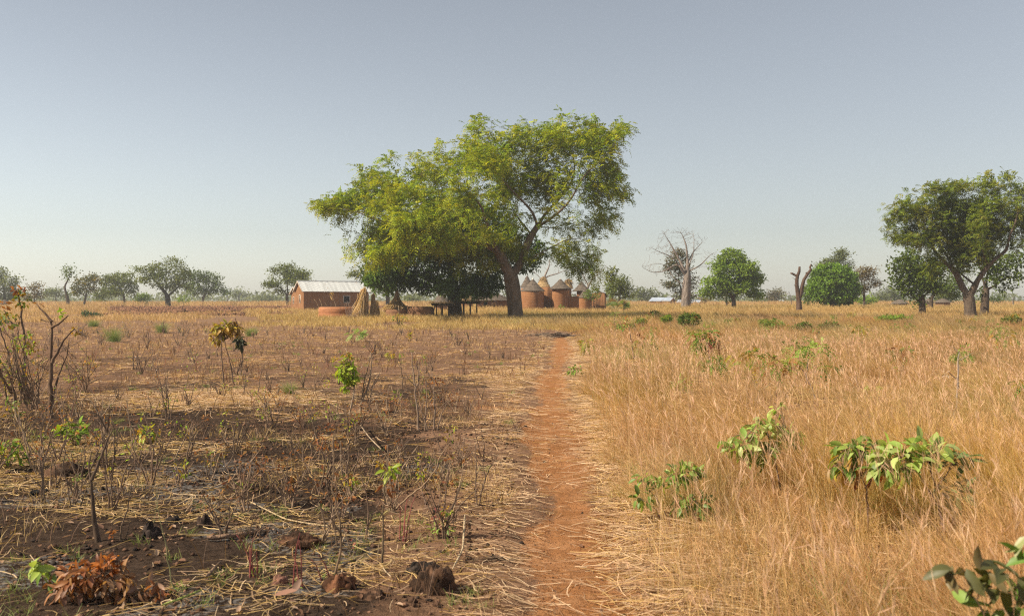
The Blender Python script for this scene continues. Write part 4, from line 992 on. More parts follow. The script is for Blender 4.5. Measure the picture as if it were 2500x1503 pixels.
def ground():
    rad = np.concatenate([[.0, .4, .8, 1.2, 1.6, 2.0], np.geomspace(2.3, 40, 430), np.geomspace(40.6, 5000, 190)])
    a = np.concatenate([np.linspace(-180, -37, 60, endpoint=False), np.linspace(-37, 37, 520, endpoint=False), np.linspace(37, 180, 60, endpoint=False)]) * math.pi / 180
    R, T = np.meshgrid(rad, a, indexing='ij'); x = R * np.sin(T); y = R * np.cos(T)
    z = H(x, y); m = len(a); K = len(rad)
    V = np.stack([x, y, z], -1).reshape(-1, 3)
    i = np.arange(m); j = (i + 1) % m
    q = np.concatenate([np.stack([k * m + i, k * m + j, (k + 1) * m + j, (k + 1) * m + i], 1) for k in range(K - 1)])
    b = Buf(); b.add(V, q[:, ::-1]); o = b.build('ground', 'ground', None, True)
    z1 = zones(V[:, 0], V[:, 1])
    for nm, cols in (('zone', (z1[0], z1[1], z1[2])), ('zone2', (z1[3], z1[4], z1[3] * 0))):
        at = o.data.color_attributes.new(nm, 'FLOAT_COLOR', 'POINT')
        at.data.foreach_set('color', np.stack([*cols, np.ones(len(V))], 1).astype(np.float32).ravel())
    tag(o, kind='structure')
    # the footpath itself: trodden earth sheet along its own line
    ys = np.concatenate([np.linspace(1.5, 30, 420), np.linspace(30.3, 56, 130)]); n = 13; b = Buf()
    u = np.linspace(-1, 1, n)
    wv = pathw(ys) * (.86 + .35 * (fbm(ys * 1.3, ys * 0, 61, 3) - .5)); sh = (fbm(ys * .9, ys * 0 + 5, 62, 3) - .5) * .06
    XX = pathx(ys)[:, None] + sh[:, None] + u[None] * wv[:, None]; YY = np.repeat(ys[:, None], n, 1)
    ZZ = H(XX, YY) + .007 * (1 - np.abs(u[None]) ** 3 * 1.6)
    m = len(ys); V = np.stack([XX, YY, ZZ], -1).reshape(-1, 3)
    k = np.arange(m - 1)[:, None] * n + np.arange(n - 1)[None]
    b.add(V, np.stack([k, k + 1, k + 1 + n, k + n], -1).reshape(-1, 4)); o = b.build('path', 'ground', None, True)
    at = o.data.color_attributes.new('zone', 'FLOAT_COLOR', 'POINT')
    e = 1 - np.abs(np.repeat(u[None], m, 0)).ravel() ** 3 * .45; pm = np.maximum(pathmask(V[:, 0], V[:, 1]), .0) * e
    at.data.foreach_set('color', np.stack([pm, pm * 0, .1 + pm * 0, pm * 0 + 1], 1).astype(np.float32).ravel())
    at = o.data.color_attributes.new('zone2', 'FLOAT_COLOR', 'POINT'); at.data.foreach_set('color', np.tile([0, 0, 0, 1], len(V)).astype(np.float32))
    tag(o, kind='structure')

# ---------------------------------------------------------------- grass
TAN = [(.54, .36, .155), (.61, .42, .19), (.46, .30, .13), (.68, .495, .235), (.46, .31, .125)]
PINK = [(.58, .355, .19), (.50, .29, .15), (.68, .45, .255), (.61, .385, .205)]
YEL = [(.55, .40, .16), (.50, .36, .13), (.60, .44, .20), (.42, .34, .12)]
RUST = [(.26, .095, .035), (.32, .13, .04), (.20, .07, .03), (.34, .17, .055)]
LIT = [(.50, .33, .20), (.58, .41, .26), (.40, .25, .155), (.66, .49, .32)]
LEAFG = [(.14, .23, .04), (.19, .28, .055), (.12, .19, .035), (.24, .31, .06)]
LIME = [(.26, .38, .03), (.32, .42, .04), (.20, .32, .03), (.38, .42, .06)]
GOLD = [(.38, .27, .03), (.42, .24, .035), (.33, .30, .04), (.30, .17, .03)]
BIGG = [(.27, .38, .08), (.35, .44, .12), (.20, .31, .06), (.40, .46, .16), (.30, .38, .07)]
def sample_px(n, d0, d1, p0=-250, p1=2750, pw=1.0):
    if p0 == -250: p0 = -500; n = int(n * 1.12)
    u = rng.random(n); d = d0 * (d1 / d0) ** u if pw == 0 else (d0 ** pw + (d1 ** pw - d0 ** pw) * u) ** (1 / pw)
    px = rng.uniform(p0, p1, n); return (px - CX) / F * d, d
def blades(buf, x, y, h, w, K, pal0, pal1, lean=(-.28, -.03), rad=.25, curl=.5, tone=None, z=None):
    n = len(x); z = H(x, y) - .01 if z is None else z
    h = np.broadcast_to(h, (n,)); w = np.broadcast_to(w, (n,))
    t = np.linspace(0, 1, K)[None, :]
    ln = rng.normal(size=(n, 2)) * rad + np.array(lean)
    bend = np.abs(rng.normal(size=(n, 1))) * curl
    tt = t * .45 + (t ** 2) * .55 * (1 + bend)
    P = np.stack([x[:, None] + ln[:, :1] * h[:, None] * tt, y[:, None] + ln[:, 1:] * h[:, None] * tt, z[:, None] + h[:, None] * (t - .22 * bend * t ** 2)], -1)
    W = w[:, None] * np.interp(np.linspace(0, 1, K), [0, .5, 1], [1, .85, .18])[None]
    a = rng.uniform(0, 2 * math.pi, n); S = np.stack([np.cos(a), np.sin(a) * .6, np.zeros(n)], 1)
    c0 = pick(pal0, n); c1 = pick(pal1, n)
    if tone is not None: tone = tone[:, None] if tone.ndim == 1 else tone; c0 = np.clip(c0 * tone, 0, .9); c1 = np.clip(c1 * tone, 0, .9)
    C = c0[:, None, :] * (1 - t[..., None]) + c1[:, None, :] * t[..., None]
    ribbons(buf, P, W, S, C)
    return P
def tufted(x, y, per, r):
    n = len(x); X_ = np.repeat(x, per) + rng.normal(size=n * per) * np.repeat(r, per) if np.ndim(r) else np.repeat(x, per) + rng.normal(size=n * per) * r
    Y_ = np.repeat(y, per) + rng.normal(size=n * per) * (np.repeat(r, per) if np.ndim(r) else r)
    return X_, Y_
CLEAR = [(1885, 8.0, 110, 4.6), (1640, 7.5, 130, 3.6), (2290, 6.8, 150, 3.2), (2100, 7.0, 120, 3.2), (1738, 24.8, 50, 12), (1588, 28.4, 40, 10), (1985, 16.9, 90, 8), (2335, 13.2, 50, 6), (2095, 13.5, 50, 6), (1672, 18.3, 40, 7), (1424, 32.4, 25, 10), (1404, 22.3, 30, 7), (1545, 29, 30, 9)]
def tall_grass():
    b = Buf()
    def zone(n, d0, d1, per, K, hb, wfun, pal0, pal1, lean, rad=.22, pw=1.0, wisps=0):
        x, y = sample_px(n // per, d0, d1, 1100, 2800, pw)
        nn = fbm(x * .8, y * .5, 41, 3)
        keep = (x > edge_r(y) + (fbm(x * 1.5, y * 1.5, 42, 2) - .5) * .7) & (rng.random(len(x)) < .25 + 1.3 * nn)
        low = sst(.50, .62, fbm(x * .42 + 3, y * .33, 45, 3)) * (y > 9) * (y < 30)     # trampled hollows
        keep &= rng.random(len(x)) > low * .62
        x, y, low = x[keep], y[keep], low[keep]
        hh = np.interp(x - edge_r(y), [0, .3, 1.1], [.3, .6, 1]) * (1 - .62 * low) * (.30 + 1.35 * fbm(x * 1.1, y * .8, 48, 2))
        for (cpx, cd, wpx, back) in CLEAR:
            pxx = x / y * F + CX; inn = (np.abs(pxx - cpx) < wpx) & (y < cd + .25) & (y > cd - back); hh = np.where(inn, hh * np.where(y > cd - back * .5, .22, .5), hh)
        X_, Y_ = tufted(x, y, per, .05 + .002 * d0); hh = np.repeat(hh, per)
        h = hb * hh * rng.uniform(.55, 1.15, len(X_)) * (.72 + .5 * fbm(X_ * .5, Y_ * .4, 43, 2))
        tone = (.62 + .55 * fbm(X_ * .35, Y_ * .2, 46, 3)) * rng.choice([.45, .8, 1, 1.1, 1.35], len(X_), p=[.12, .25, .3, .2, .13])
        g1 = fbm(X_ * .28 + 7, Y_ * .13, 141, 3) - .5; g2 = fbm(X_ * .5, Y_ * .3 + 4, 142, 3) - .5
        tone = tone[:, None] * np.stack([1 + .05 * g1, 1.02 - .42 * g1 + .30 * g2, 1 - .75 * g1 - .4 * g2], 1)
        P = blades(b, X_, Y_, h, wfun(Y_), K, pal0, pal1, lean, rad, tone=tone)
        if wisps:
            k = rng.choice(len(X_), int(len(X_) * wisps), replace=False)
            tip = P[k, -1]; dr = nrm(P[k, -1] - P[k, -2]); m = 4
            T = np.repeat(tip, m, 0) - np.repeat(dr, m, 0) * rng.uniform(0, .14, (len(k) * m, 1)); D = np.repeat(dr, m, 0) + rng.normal(size=(len(k) * m, 3)) * .33
            leaves(b, T, D, rvec(len(k) * m), rng.uniform(.05, .13, len(k) * m), np.repeat(wfun(Y_[k]) * .8, m), pick(PINK, len(k) * m))
    w = lambda y: .0015 + .00027 * y
    zone(40000, 2.3, 8, 12, 5, .66, w, YEL, TAN, (-.18, 0), .30, 1.6, .25)
    zone(24000, 2.3, 8.5, 10, 4, .36, w, [(.30, .26, .09), (.36, .28, .10)], YEL, (-.05, 0), .35, 1.6)
    zone(150000, 7.5, 20, 10, 4, .56, w, TAN, PINK + TAN, (-.42, -.02), .38, 1.3, .22)
    zone(160000, 19, 46, 8, 3, .55, w, TAN, PINK + TAN[:2], (-.5, -.02), .36, 1.1, .12)
    zone(140000, 44, 92, 6, 3, .56, w, TAN, TAN + PINK, (-.40, 0), .30, 1.0)
    # scattered taller stalks with feathery tops
    x, y = sample_px(2600, 2.8, 30, 1350, 2750, 1.3); k = x > edge_r(y) - .1; x, y = x[k], y[k]
    P = blades(b, x, y, rng.uniform(.6, 1.02, len(x)), w(y) * 1.25, 6, YEL + TAN, LIT + PINK, (-.10, 0), .14, .35)
    m = 12; tip = P[:, -1]; dr = nrm(P[:, -1] - P[:, -2]); n_ = len(x)
    leaves(b, np.repeat(tip, m, 0) - np.repeat(dr, m, 0) * rng.uniform(0, .22, (n_ * m, 1)), np.repeat(dr, m, 0) + rng.normal(size=(n_ * m, 3)) * .28, rvec(n_ * m), rng.uniform(.05, .12, n_ * m), np.repeat(w(y) * 1.0, m), pick([(.66, .42, .30), (.72, .50, .34), (.58, .36, .25)], n_ * m))
    tag(b.build('tall_dry_grass', 'straw'), 'tall wispy golden-pink dry grass covering the field right of the footpath', 'grass', kind='stuff')
    # low grass round the village, further fields
    b = Buf()
    def low(n, d0, d1, p0, p1, h, wf, pal, per=6, thr=.42, lean=(-.2, 0), rad=.3, fade=None):
        x, y = sample_px(n // per, d0, d1, p0, p1, 1.0)
        k = fbm(x * .25, y * .16, 51, 3) > thr
        if fade is not None: k &= rng.random(len(x)) < fade(x, y)
        x, y = x[k], y[k]; X_, Y_ = tufted(x, y, per, .06 + .0016 * y)
        tone = .82 + .36 * fbm(X_ * .2, Y_ * .1, 52, 2)
        blades(b, X_, Y_, h * rng.uniform(.5, 1.3, len(X_)), wf(Y_), 3, pal, pal, lean, rad, tone=tone)
    wf = lambda y: .0019 + .00036 * y
    low(60000, 58, 80, 560, 1600, .30, wf, TAN + YEL, thr=.38, fade=lambda x, y: sst(56, 70, y) * sst(-22, -9, x))
    low(42000, 72, 100, 640, 1600, .48, wf, TAN + YEL, thr=.33)
    low(14000, 76, 100, 1100, 1560, .42, wf, [(.22, .22, .07), (.30, .27, .09)], thr=.52)
    low(60000, 92, 124, 600, 2800, .50, wf, TAN, thr=.30)
    low(60000, 122, 190, 1050, 2800, .62, wf, TAN + YEL, thr=.28)
    low(26000, 74, 110, -250, 700, .36, wf, PINK + TAN, thr=.45)
    low(26000, 108, 180, -250, 260, .55, wf, PINK + TAN, thr=.32)
    low(70000, 184, 300, -250, 2800, 1.05, wf, PINK + TAN, per=8, thr=.30)
    low(30000, 300, 470, -300, 2850, 1.1, wf, PINK + TAN, per=8, thr=.32)
    low(7000, 104, 176, 260, 1000, .16, wf, LIT, thr=.55)
    tag(b.build('village_grass', 'straw'), 'shorter tan dry grass around the huts and across the far fields', 'grass', kind='stuff')

def stubble():
    """thin remains on the burned left field"""
    b = Buf(); wf = lambda y: .0016 + .0003 * y
    def z(n, d0, d1, h, pal, per, thr, K=3, rad=.5, p1=1500, pw=1.0, sc=.8):
        x, y = sample_px(n // per, d0, d1, -250, p1, pw)
        k = (fbm(x * sc, y * sc, 55, 3) > thr) & (x < pathx(y) - pathw(y) - .25)
        x, y = x[k], y[k]; X_, Y_ = tufted(x, y, per, .05)
        blades(b, X_, Y_, h * rng.uniform(.3, 1.5, len(X_)), wf(Y_), K, pal, pal, (0, 0), rad, .8)
    z(11000, 3.5, 14, .11, LIT + TAN, 5, .56, 4)
    z(20000, 13, 40, .10, TAN + PINK + [(.25, .15, .10)] * 4, 5, .50)
    z(16000, 38, 75, .16, TAN + PINK + [(.28, .17, .11)] * 5, 5, .36)
    wf = lambda y: .0028 + .00042 * y
    z(3000, 3.5, 16, .2, [(.20, .12, .08), (.14, .08, .055)], 3, .40, 4, .35)
    z(4200, 14, 40, .30, [(.20, .12, .08), (.27, .16, .11), (.14, .085, .06), (.24, .10, .06)], 4, .46, 3, .35)
    z(4000, 36, 72, .36, [(.22, .13, .09), (.28, .17, .12), (.16, .10, .07)], 4, .46, 3, .35)
    wf = lambda y: .0016 + .0003 * y
    tag(b.build('grass_stubble', 'straw'), 'short scorched stubble scattered over the burned field left of the footpath', 'grass stubble', kind='stuff')
    # green regrowth, small
    b = Buf()
    def g(n, d0, d1, h, per, thr, p0=-250, p1=1500):
        x, y = sample_px(n // per, d0, d1, p0, p1, 1.0); k = (fbm(x * 1.1, y * 1.1, 57, 3) > thr) & (np.abs(x - pathx(y)) > pathw(y) + .3)
        x, y = x[k], y[k]; X_, Y_ = tufted(x, y, per, .035)
        blades(b, X_, Y_, h * rng.uniform(.4, 1.3, len(X_)), wf(Y_) * 1.2, 3, [(.12, .18, .04), (.18, .24, .06)], [(.24, .30, .08), (.30, .30, .10)], (0, 0), .6, .8)
    g(9000, 4, 14, .07, 22, .56); g(9000, 13, 45, .10, 16, .60)
    g(5000, 3, 11, .32, 14, .58, 1500, 2700)
    tag(b.build('green_grass_sprouts', 'straw'), 'tiny green grass sprouts dotted across both sides of the footpath', 'grass sprouts', kind='stuff')

def litter():
    b = Buf()
    def z(n, d0, d1, fn, Lr, pal, pw=1.0, p0=-250, p1=1900, ang=None):
        x, y = sample_px(n, d0, d1, p0, p1, pw); k = rng.random(len(x)) < fn(x, y); x, y = x[k], y[k]; m = len(x)
        a = rng.uniform(0, math.pi, m) if ang is None else rng.normal(size=m) * ang[1] + ang[0]
        Ln = rng.uniform(*Lr, m); bend = rng.normal(size=m) * .12
        t = np.linspace(-.5, .5, 4)[None]
        px_ = x[:, None] + np.cos(a)[:, None] * Ln[:, None] * t - np.sin(a)[:, None] * bend[:, None] * Ln[:, None] * (t * t * 4)
        py_ = y[:, None] + np.sin(a)[:, None] * Ln[:, None] * t + np.cos(a)[:, None] * bend[:, None] * Ln[:, None] * (t * t * 4)
        pz = H(px_, py_) + .006 + np.abs(rng.normal(size=(m, 1))) * .012 + rng.normal(size=(m, 1)) * .10 * t * Ln[:, None]
        P = np.stack([px_, py_, np.maximum(pz, H(px_, py_) + .004)], -1)
        W = np.repeat(((.0022 + .00030 * y) * rng.uniform(.6, 1.5, m))[:, None], 4, 1)
        S = np.stack([-np.sin(a), np.cos(a), rng.normal(size=m) * .4], 1)
        C = np.repeat(pick(pal, m, .22)[:, None, :], 4, 1)
        ribbons(b, P, W, nrm(S), C)
    def side(x, y):
        u = x - pathx(y) - pathw(y); return np.clip(np.exp(-((u - .30) / .27) ** 2) * 1.2 + .5 * np.exp(-((u - .8) / .5) ** 2), 0, 1) * (.35 + .9 * fbm(x * 2, y * 1.2, 81, 2))
    def lside(x, y):
        u = pathx(y) - pathw(y) - x; return np.clip(np.exp(-((u - .35) / .4) ** 2) * .8, 0, 1) * (.2 + fbm(x * 2, y * 1.2, 82, 2))
    def onpath(x, y): return .14 * (np.abs(x - pathx(y)) < pathw(y))
    def field(x, y): return (x < pathx(y) - .5) * np.clip((fbm(x * .9, y * .9, 83, 3) - .42) * 3.0, .03, 1) * (1 - .40 * zones(x, y)[1])
    z(46000, 4.2, 16, side, (.06, .34), LIT, 1.3, 1300, 1900, (2.9, .5))
    z(46000, 15, 50, side, (.1, .45), LIT, 1.2, 1250, 1800, (2.9, .5))
    z(9000, 4.2, 16, lside, (.05, .26), LIT, 1.3, 1100, 1500, (2.8, .6))
    z(20000, 15, 50, lside, (.1, .4), LIT, 1.2, 1000, 1500, (2.8, .6))
    z(12000, 4.2, 40, onpath, (.04, .2), LIT, 1.2, 1250, 1560)
    z(30000, 3.6, 12, field, (.03, .34), LIT + TAN + [(.30, .20, .13)], 1.4, -250, 1400)
    z(36000, 11, 30, field, (.04, .32), LIT + PINK + [(.30,.19,.12)], 1.2, -250, 1400)
    z(30000, 29, 72, field, (.08, .45), LIT + PINK, 1.0, -250, 1400)
    def heap(x, y): return 1.3 * np.exp(-(((x - X(520, 17.0)) / 1.5) ** 2 + ((y - 17.2) / 1.4) ** 2)) + .8 * np.exp(-(((x - X(1235, 24)) / .55) ** 2 + ((y - 23.0) / 2.6) ** 2))
    z(45000, 13, 30, heap, (.2, .8), LIT, 1.2, 200, 1400, (2.6, .7))
    def rightf(x, y): return (x > edge_r(y) - .3) * .55
    z(34000, 4, 13, rightf, (.1, .5), TAN + LIT, 1.4, 1400, 2750)
    z(30000, 12, 30, rightf, (.1, .6), PINK + TAN, 1.2, 1400, 2750)
    tag(b.build('straw_litter', 'straw'), 'loose broken straw lying flat beside the footpath and over the field', 'straw', kind='stuff')
    # fallen leaves
    b = Buf(); x, y = sample_px(5200, 3.8, 26, -200, 2600, 1.3)
    k = rng.random(len(x)) < np.where(x < pathx(y) - .6, np.clip((fbm(x * 1.3, y * 1.3, 91, 3) - .40) * 4, .05, 1), np.where(x > edge_r(y), .45, .03)); x, y = x[k], y[k]; m = len(x)
    D = rvec(m); D[:, 2] = np.abs(D[:, 2]) * .25; U = rvec(m) * .35 + np.array([0, 0, 1.0])
    P = np.stack([x, y, H(x, y) + .012], 1)
    broad(b, P, D, U, rng.uniform(.022, .075, m), rng.uniform(.012, .034, m), pick([(.34, .20, .13), (.42, .27, .18), (.24, .13, .08), (.50, .34, .24), (.18, .10, .07)], m), rng.uniform(-.5, .4), .22)
    tag(b.build('leaf_litter', 'leaf'), 'curled brown fallen leaves strewn on the ground', 'fallen leaves', kind='stuff')
    # crumbs of soil and charcoal
    b = Buf()
    def crumbs(n, d0, d1, fn, sr, pal, pw, p0, p1):
        x, y = sample_px(n, d0, d1, p0, p1, pw); k = rng.random(len(x)) < fn(x, y); x, y = x[k], y[k]; m = len(x); s = rng.uniform(*sr, m) ** 1.0 * rng.uniform(.4, 1, m)
        oct_ = np.array([(1, 0, 0), (0, 1, 0), (-1, 0, 0), (0, -1, 0), (0, 0, .8), (0, 0, -.6)])
        V = np.stack([x, y, H(x, y) + s * .25], 1)[:, None, :] + oct_[None] * s[:, None, None] * rng.uniform(.6, 1.4, (m, 6, 1)) + rng.normal(size=(m, 6, 3)) * s[:, None, None] * .18
        f = np.array([(0, 1, 4), (1, 2, 4), (2, 3, 4), (3, 0, 4), (1, 0, 5), (2, 1, 5), (3, 2, 5), (0, 3, 5)])
        b.add(V.reshape(-1, 3), None, (np.arange(m)[:, None, None] * 6 + f[None]).reshape(-1, 3), np.repeat(pick(pal, m, .25), 6, 0))
    crumbs(26000, 3.8, 14, lambda x, y: np.where(x < pathx(y) - .5, np.clip((fbm(x * 2.2, y * 2.2, 95, 2) - .3) * 2.2, 0, 1), .02), (.006, .028), [(.10, .055, .035), (.04, .028, .022), (.17, .09, .055), (.24, .13, .08)], 1.4, -250, 1900)
    crumbs(9000, 4, 14, lambda x, y: (np.abs(x - pathx(y)) < pathw(y) + .12) * 1.0, (.002, .008), [(.36, .16, .075), (.28, .12, .06)], 1.4, 1250, 1600)
    crumbs(26000, 100, 182, lambda x, y: zones(x, y)[3], (.06, .30), [(.24, .115, .06), (.17, .08, .045), (.30, .15, .08)], 1.0, 180, 1000)
    tag(b.build('soil_crumbs', 'clod'), 'small crumbs of soil and charcoal over the ground and the ploughed strip', 'soil crumbs', kind='stuff')

# ---------------------------------------------------------------- plants
TW = (.17, .115, .08); TWP = (.34, .25, .18); TWD = (.05, .036, .03)
def plant(label, base, stems, leafs, r=1.6, name='sapling', cat='sapling', group=None, col=TW, dz=None, d=None, tops=None):
    """base (px,py); stems: pixel polylines; leafs: (kind,cx,cy,rx,ry,n,len_px,width_ratio,palette,droop)"""
    d = gd(base[1]) if d is None else d
    r = r * (1.3 if base[0] < 1300 else 1.1)
    s = d / F; bx = X(base[0], d); gz = Hs(bx, d); root = empty(name, (bx, d, gz), 0, label, cat, group)
    allp = []
    if stems:
        tb = Buf()
        for st in stems:
            off = rng.normal() * .06 if dz is None else rng.normal() * dz
            p = [px3(q[0], q[1], d, off * (i / max(1, len(st) - 1))) for i, q in enumerate(st)]
            if abs(st[0][1] - base[1]) < 12: p[0] = (p[0][0], p[0][1], Hs(p[0][0], p[0][1]) - .02)
            p = np.array(p); K = max(5, len(p) * 3); cum = np.r_[0, np.cumsum(np.linalg.norm(np.diff(p, axis=0), axis=1))]
            tt = np.linspace(0, cum[-1], K); P = np.stack([np.interp(tt, cum, p[:, a]) for a in range(3)], 1)
            P[1:-1] = (P[:-2] + 2 * P[1:-1] + P[2:]) / 4; P[1:-1] += rng.normal(size=P[1:-1].shape) * cum[-1] * .006
            sc = st[0][2] if len(st[0]) > 2 else 1.0
            R = r * s * sc * np.linspace(1, .35, K); R[0] *= 1.15
            c = np.array(col)[None] * rng.uniform(.8, 1.2)
            tubes(tb, P, R, 6 if r * sc > 1.5 else 4, c); allp.append(P)
        tb.build('stem', 'twig', root, True, root.location)
    if leafs:
        lb = Buf()
        for (kind, cx_, cy_, rx, ry, n, lp, wr, pal, droop) in leafs:
            n = int(n); c = np.array(px3(cx_, cy_, d)); u = rvec(n) * rng.uniform(.3, 1, (n, 1)) ** .5
            C = c + u * np.array([rx * s, (rx + ry) * .5 * s, ry * s]); C[:, 2] = np.maximum(C[:, 2], H(C[:, 0], C[:, 1]) + .01)
            core = c - np.array([0, 0, ry * s * .6])
            D = nrm(nrm(C - core) * .6 + rng.normal(size=(n, 3)) * .62 - np.array([0, 0, droop]))
            Ln = lp * s * rng.uniform(.6, 1.15, n); U = rng.normal(size=(n, 3)) * .5 + np.array([0, -.25, 1.0]); cc = pick(pal, n, .2)
            if kind == 'broad': broad(lb, C, D, U, Ln, Ln * wr, cc, .25 + droop * .2)
            elif kind == 'pinn': fronds(lb, C, D, Ln, 6, lp * s * .34, lp * s * .34 * wr, cc, droop=droop)
            else: leaves(lb, C, D, U, Ln, Ln * wr, cc)
            # leaf stalks back toward the stem line
            if kind == 'broad' and allp:
                A = np.concatenate(allp); k = np.argmin(np.linalg.norm(A[None] - C[:, None], axis=2) + 0 * rng.random((n, len(A))), 1)
                near = A[k]; L_ = np.linalg.norm(near - C, axis=1) < 60 * s
                if L_.any():
                    P3 = np.stack([near[L_], (near[L_] + C[L_]) / 2 + np.array([0, 0, .01]), C[L_]], 1); tubes(lb, P3, np.full((len(P3), 3), .5 * s * max(r * .35, .5)), 3, np.array(col))
        lb.build('leaves', 'leaf' if kind != 'broad' else 'leaf_glossy', root, False, root.location)
    return root

def grow(base, h, n, spread, seed=None, fork=.6, px=True):
    """random twiggy stems in pixel units from a base"""
    out = []
    for i in range(n):
        a = random.uniform(-spread, spread); hh = h * random.uniform(.55, 1.0); k = 4
        bx = base[0] + random.uniform(-1, 1) * h * .05; p = [(bx, base[1])]; x, y = bx, base[1]; cur = a
        for j in range(k):
            cur += random.uniform(-.22, .22); x += math.sin(cur) * hh / k; y -= math.cos(cur) * hh / k; p.append((x, y))
        out.append(p)
        for j in range(1, k + 1):
            if random.random() < fork:
                q = p[j - 1] if j > 1 else p[1]; b_ = cur + random.choice([-1, 1]) * random.uniform(.4, 1.0); l = hh * random.uniform(.15, .4)
                out.append([(q[0], q[1], .55), (q[0] + math.sin(b_) * l * .5, q[1] - math.cos(b_) * l * .55), (q[0] + math.sin(b_ * .8) * l, q[1] - math.cos(b_ * .8) * l)])
    return out

def plants_left():
    br = 'broad'
    plant('tall bare forked shrub with dark burned foot near the left edge', (124, 1020), [
        [(124, 1020, 2.4), (126, 960), (122, 900), (124, 840), (124, 785, )], [(126, 785, 1.2), (108, 765), (90, 750), (84, 742)], [(125, 800, 1.2), (145, 790), (168, 770)], [(128, 885, 1.6), (140, 860), (160, 825), (186, 802)],
        [(127, 965, 1.1), (150, 900), (168, 860), (172, 830)], [(116, 1020, 1.3), (130, 985), (136, 940), (145, 915)], [(100, 780, .6), (115, 785), (130, 783)]],
        [('small', 146, 765, 8, 5, 10, 14, .6, LIME, .3), ('small', 186, 808, 10, 8, 14, 12, .6, GOLD, .4), ('small', 92, 745, 12, 6, 12, 10, .5, RUST, .3)], r=2.1, name='forked_shrub', cat='shrub', col=(.14, .085, .055))
    plant('thicket of thin upright stems with red-brown top leaves at the left edge', (62, 985), [
        [(75, 985, 1.5), (62, 930), (60, 860), (56, 780), (50, 735), (46, 705)], [(60, 975, 1.2), (52, 900), (50, 820)], [(85, 990), (78, 920), (72, 860)], [(95, 1010), (88, 950), (76, 900), (70, 850)], [(40, 985), (34, 920), (30, 850), (12, 800), (4, 770)],
        [(20, 980), (16, 920), (10, 860)], [(58, 985), (66, 930), (70, 880)], [(36, 800, .8), (20, 775), (8, 755)], [(104, 1025, 1.3), (92, 985), (84, 930)], [(50, 980), (40, 930), (44, 870), (40, 820)]],
        [('small', 48, 708, 16, 10, 26, 15, .5, RUST, .3), ('small', 52, 730, 18, 22, 60, 13, .5, GOLD + LEAFG, .4), ('small', 24, 778, 26, 20, 55, 15, .5, LEAFG + GOLD, .5), ('small', 8, 745, 20, 12, 20, 16, .45, RUST, .4),
         ('small', 55, 835, 30, 25, 50, 15, .5, LIME + GOLD, .5), ('small', 72, 860, 18, 20, 24, 12, .5, GOLD + RUST, .4)], r=2.3, name='leafy_thicket', cat='shrub', dz=.35)
    plant('tangled brown brush of dry stems filling the gap between thicket and forked shrub', (90, 1000), grow((80, 1000), 230, 9, .3, fork=.8) + grow((30, 960), 200, 7, .25, fork=.8), [('small', 60, 880, 60, 60, 90, 13, .4, RUST + GOLD + LEAFG, .4), ('small', 20, 930, 40, 40, 50, 13, .4, GOLD + LEAFG, .4)], r=1.2, name='brush', cat='shrub', dz=.7, col=(.20, .13, .085))
    plant('dry twiggy brush right of the forked shrub foot', (215, 960), grow((215, 960), 130, 8, .5, fork=.8), [('small', 215, 900, 40, 30, 40, 11, .4, RUST + GOLD, .4)], r=1.1, name='brush', cat='shrub', dz=.5, col=(.22, .145, .095))
    plant('bright yellow-green seedling at the left edge below the thicket', (22, 1150), grow((22, 1150), 75, 5, .4), [(br, 18, 1100, 30, 26, 46, 20, .45, LIME + LEAFG, .2), (br, 45, 1110, 14, 24, 16, 20, .4, LEAFG, .3), ('small', 10, 1120, 16, 20, 22, 12, .5, GOLD, .3)], r=.9)
    plant('leafy green seedling beside the foot of the forked shrub', (185, 1092), grow((185, 1092), 55, 5, .5), [(br, 178, 1052, 36, 22, 66, 22, .42, LIME + LEAFG, .35), ('small', 165, 1035, 14, 10, 14, 15, .5, GOLD, .4)], r=.9)
    plant('small yellow-green seedling with drooping leaflets left of centre field', (366, 1084), grow((366, 1084), 40, 4, .5), [(br, 358, 1058, 24, 18, 44, 18, .4, LIME + GOLD, .45)], r=.8)
    plant('green leafy patch under the thicket at the left edge', (30, 1015), grow((30, 1015), 40, 4, .5), [(br, 20, 1000, 34, 16, 36, 16, .45, LEAFG + GOLD, .3), (br, 38, 1015, 12, 14, 10, 18, .5, LEAFG, .3)], r=.8)
    plant('umbrella-shaped shrub with golden wilted leaves on thin stems', (548, 952), [[(547, 950, 1.2), (545, 900), (544, 860), (546, 830)], [(572, 940), (566, 900), (556, 860), (550, 830)], [(588, 915, 1), (592, 870), (594, 840)], [(530, 870, .7), (526, 855), (540, 830)], [(582, 800, .8), (578, 775)]],
          [(br, 548, 800, 28, 12, 100, 17, .42, GOLD, .6), (br, 530, 820, 15, 20, 60, 15, .42, GOLD + [(.42, .33, .05)], .8), (br, 575, 808, 18, 14, 50, 15, .42, [(.26, .16, .03), (.34, .22, .035)], .8)], r=1.5, name='wilted_shrub', cat='shrub')
    plant('blackened cluster of hanging dead leaves beside the golden umbrella shrub', (589, 918), [[(589, 918, 1), (588, 880), (586, 835)]], [(br, 586, 832, 7, 14, 50, 16, .45, [(.035, .04, .018), (.05, .05, .02)], 1.0)], r=1.3, name='wilted_shrub', cat='shrub')
    plant('bright lime leafy sapling, the greenest plant in the left field', (855, 1008), [[(853, 1008, 1.2), (862, 970), (866, 930), (864, 900)], [(864, 900, .8), (848, 865), (842, 850)]],
          [(br, 846, 905, 24, 24, 150, 17, .36, LIME, .8), (br, 848, 872, 12, 14, 40, 12, .4, LIME + GOLD, .6), (br, 858, 925, 16, 12, 60, 16, .38, LIME, .9), (br, 841, 945, 9, 8, 16, 15, .35, LIME, .8), ('small', 818, 875, 10, 6, 14, 10, .5, GOLD, .4)], r=1.8, col=TWP)
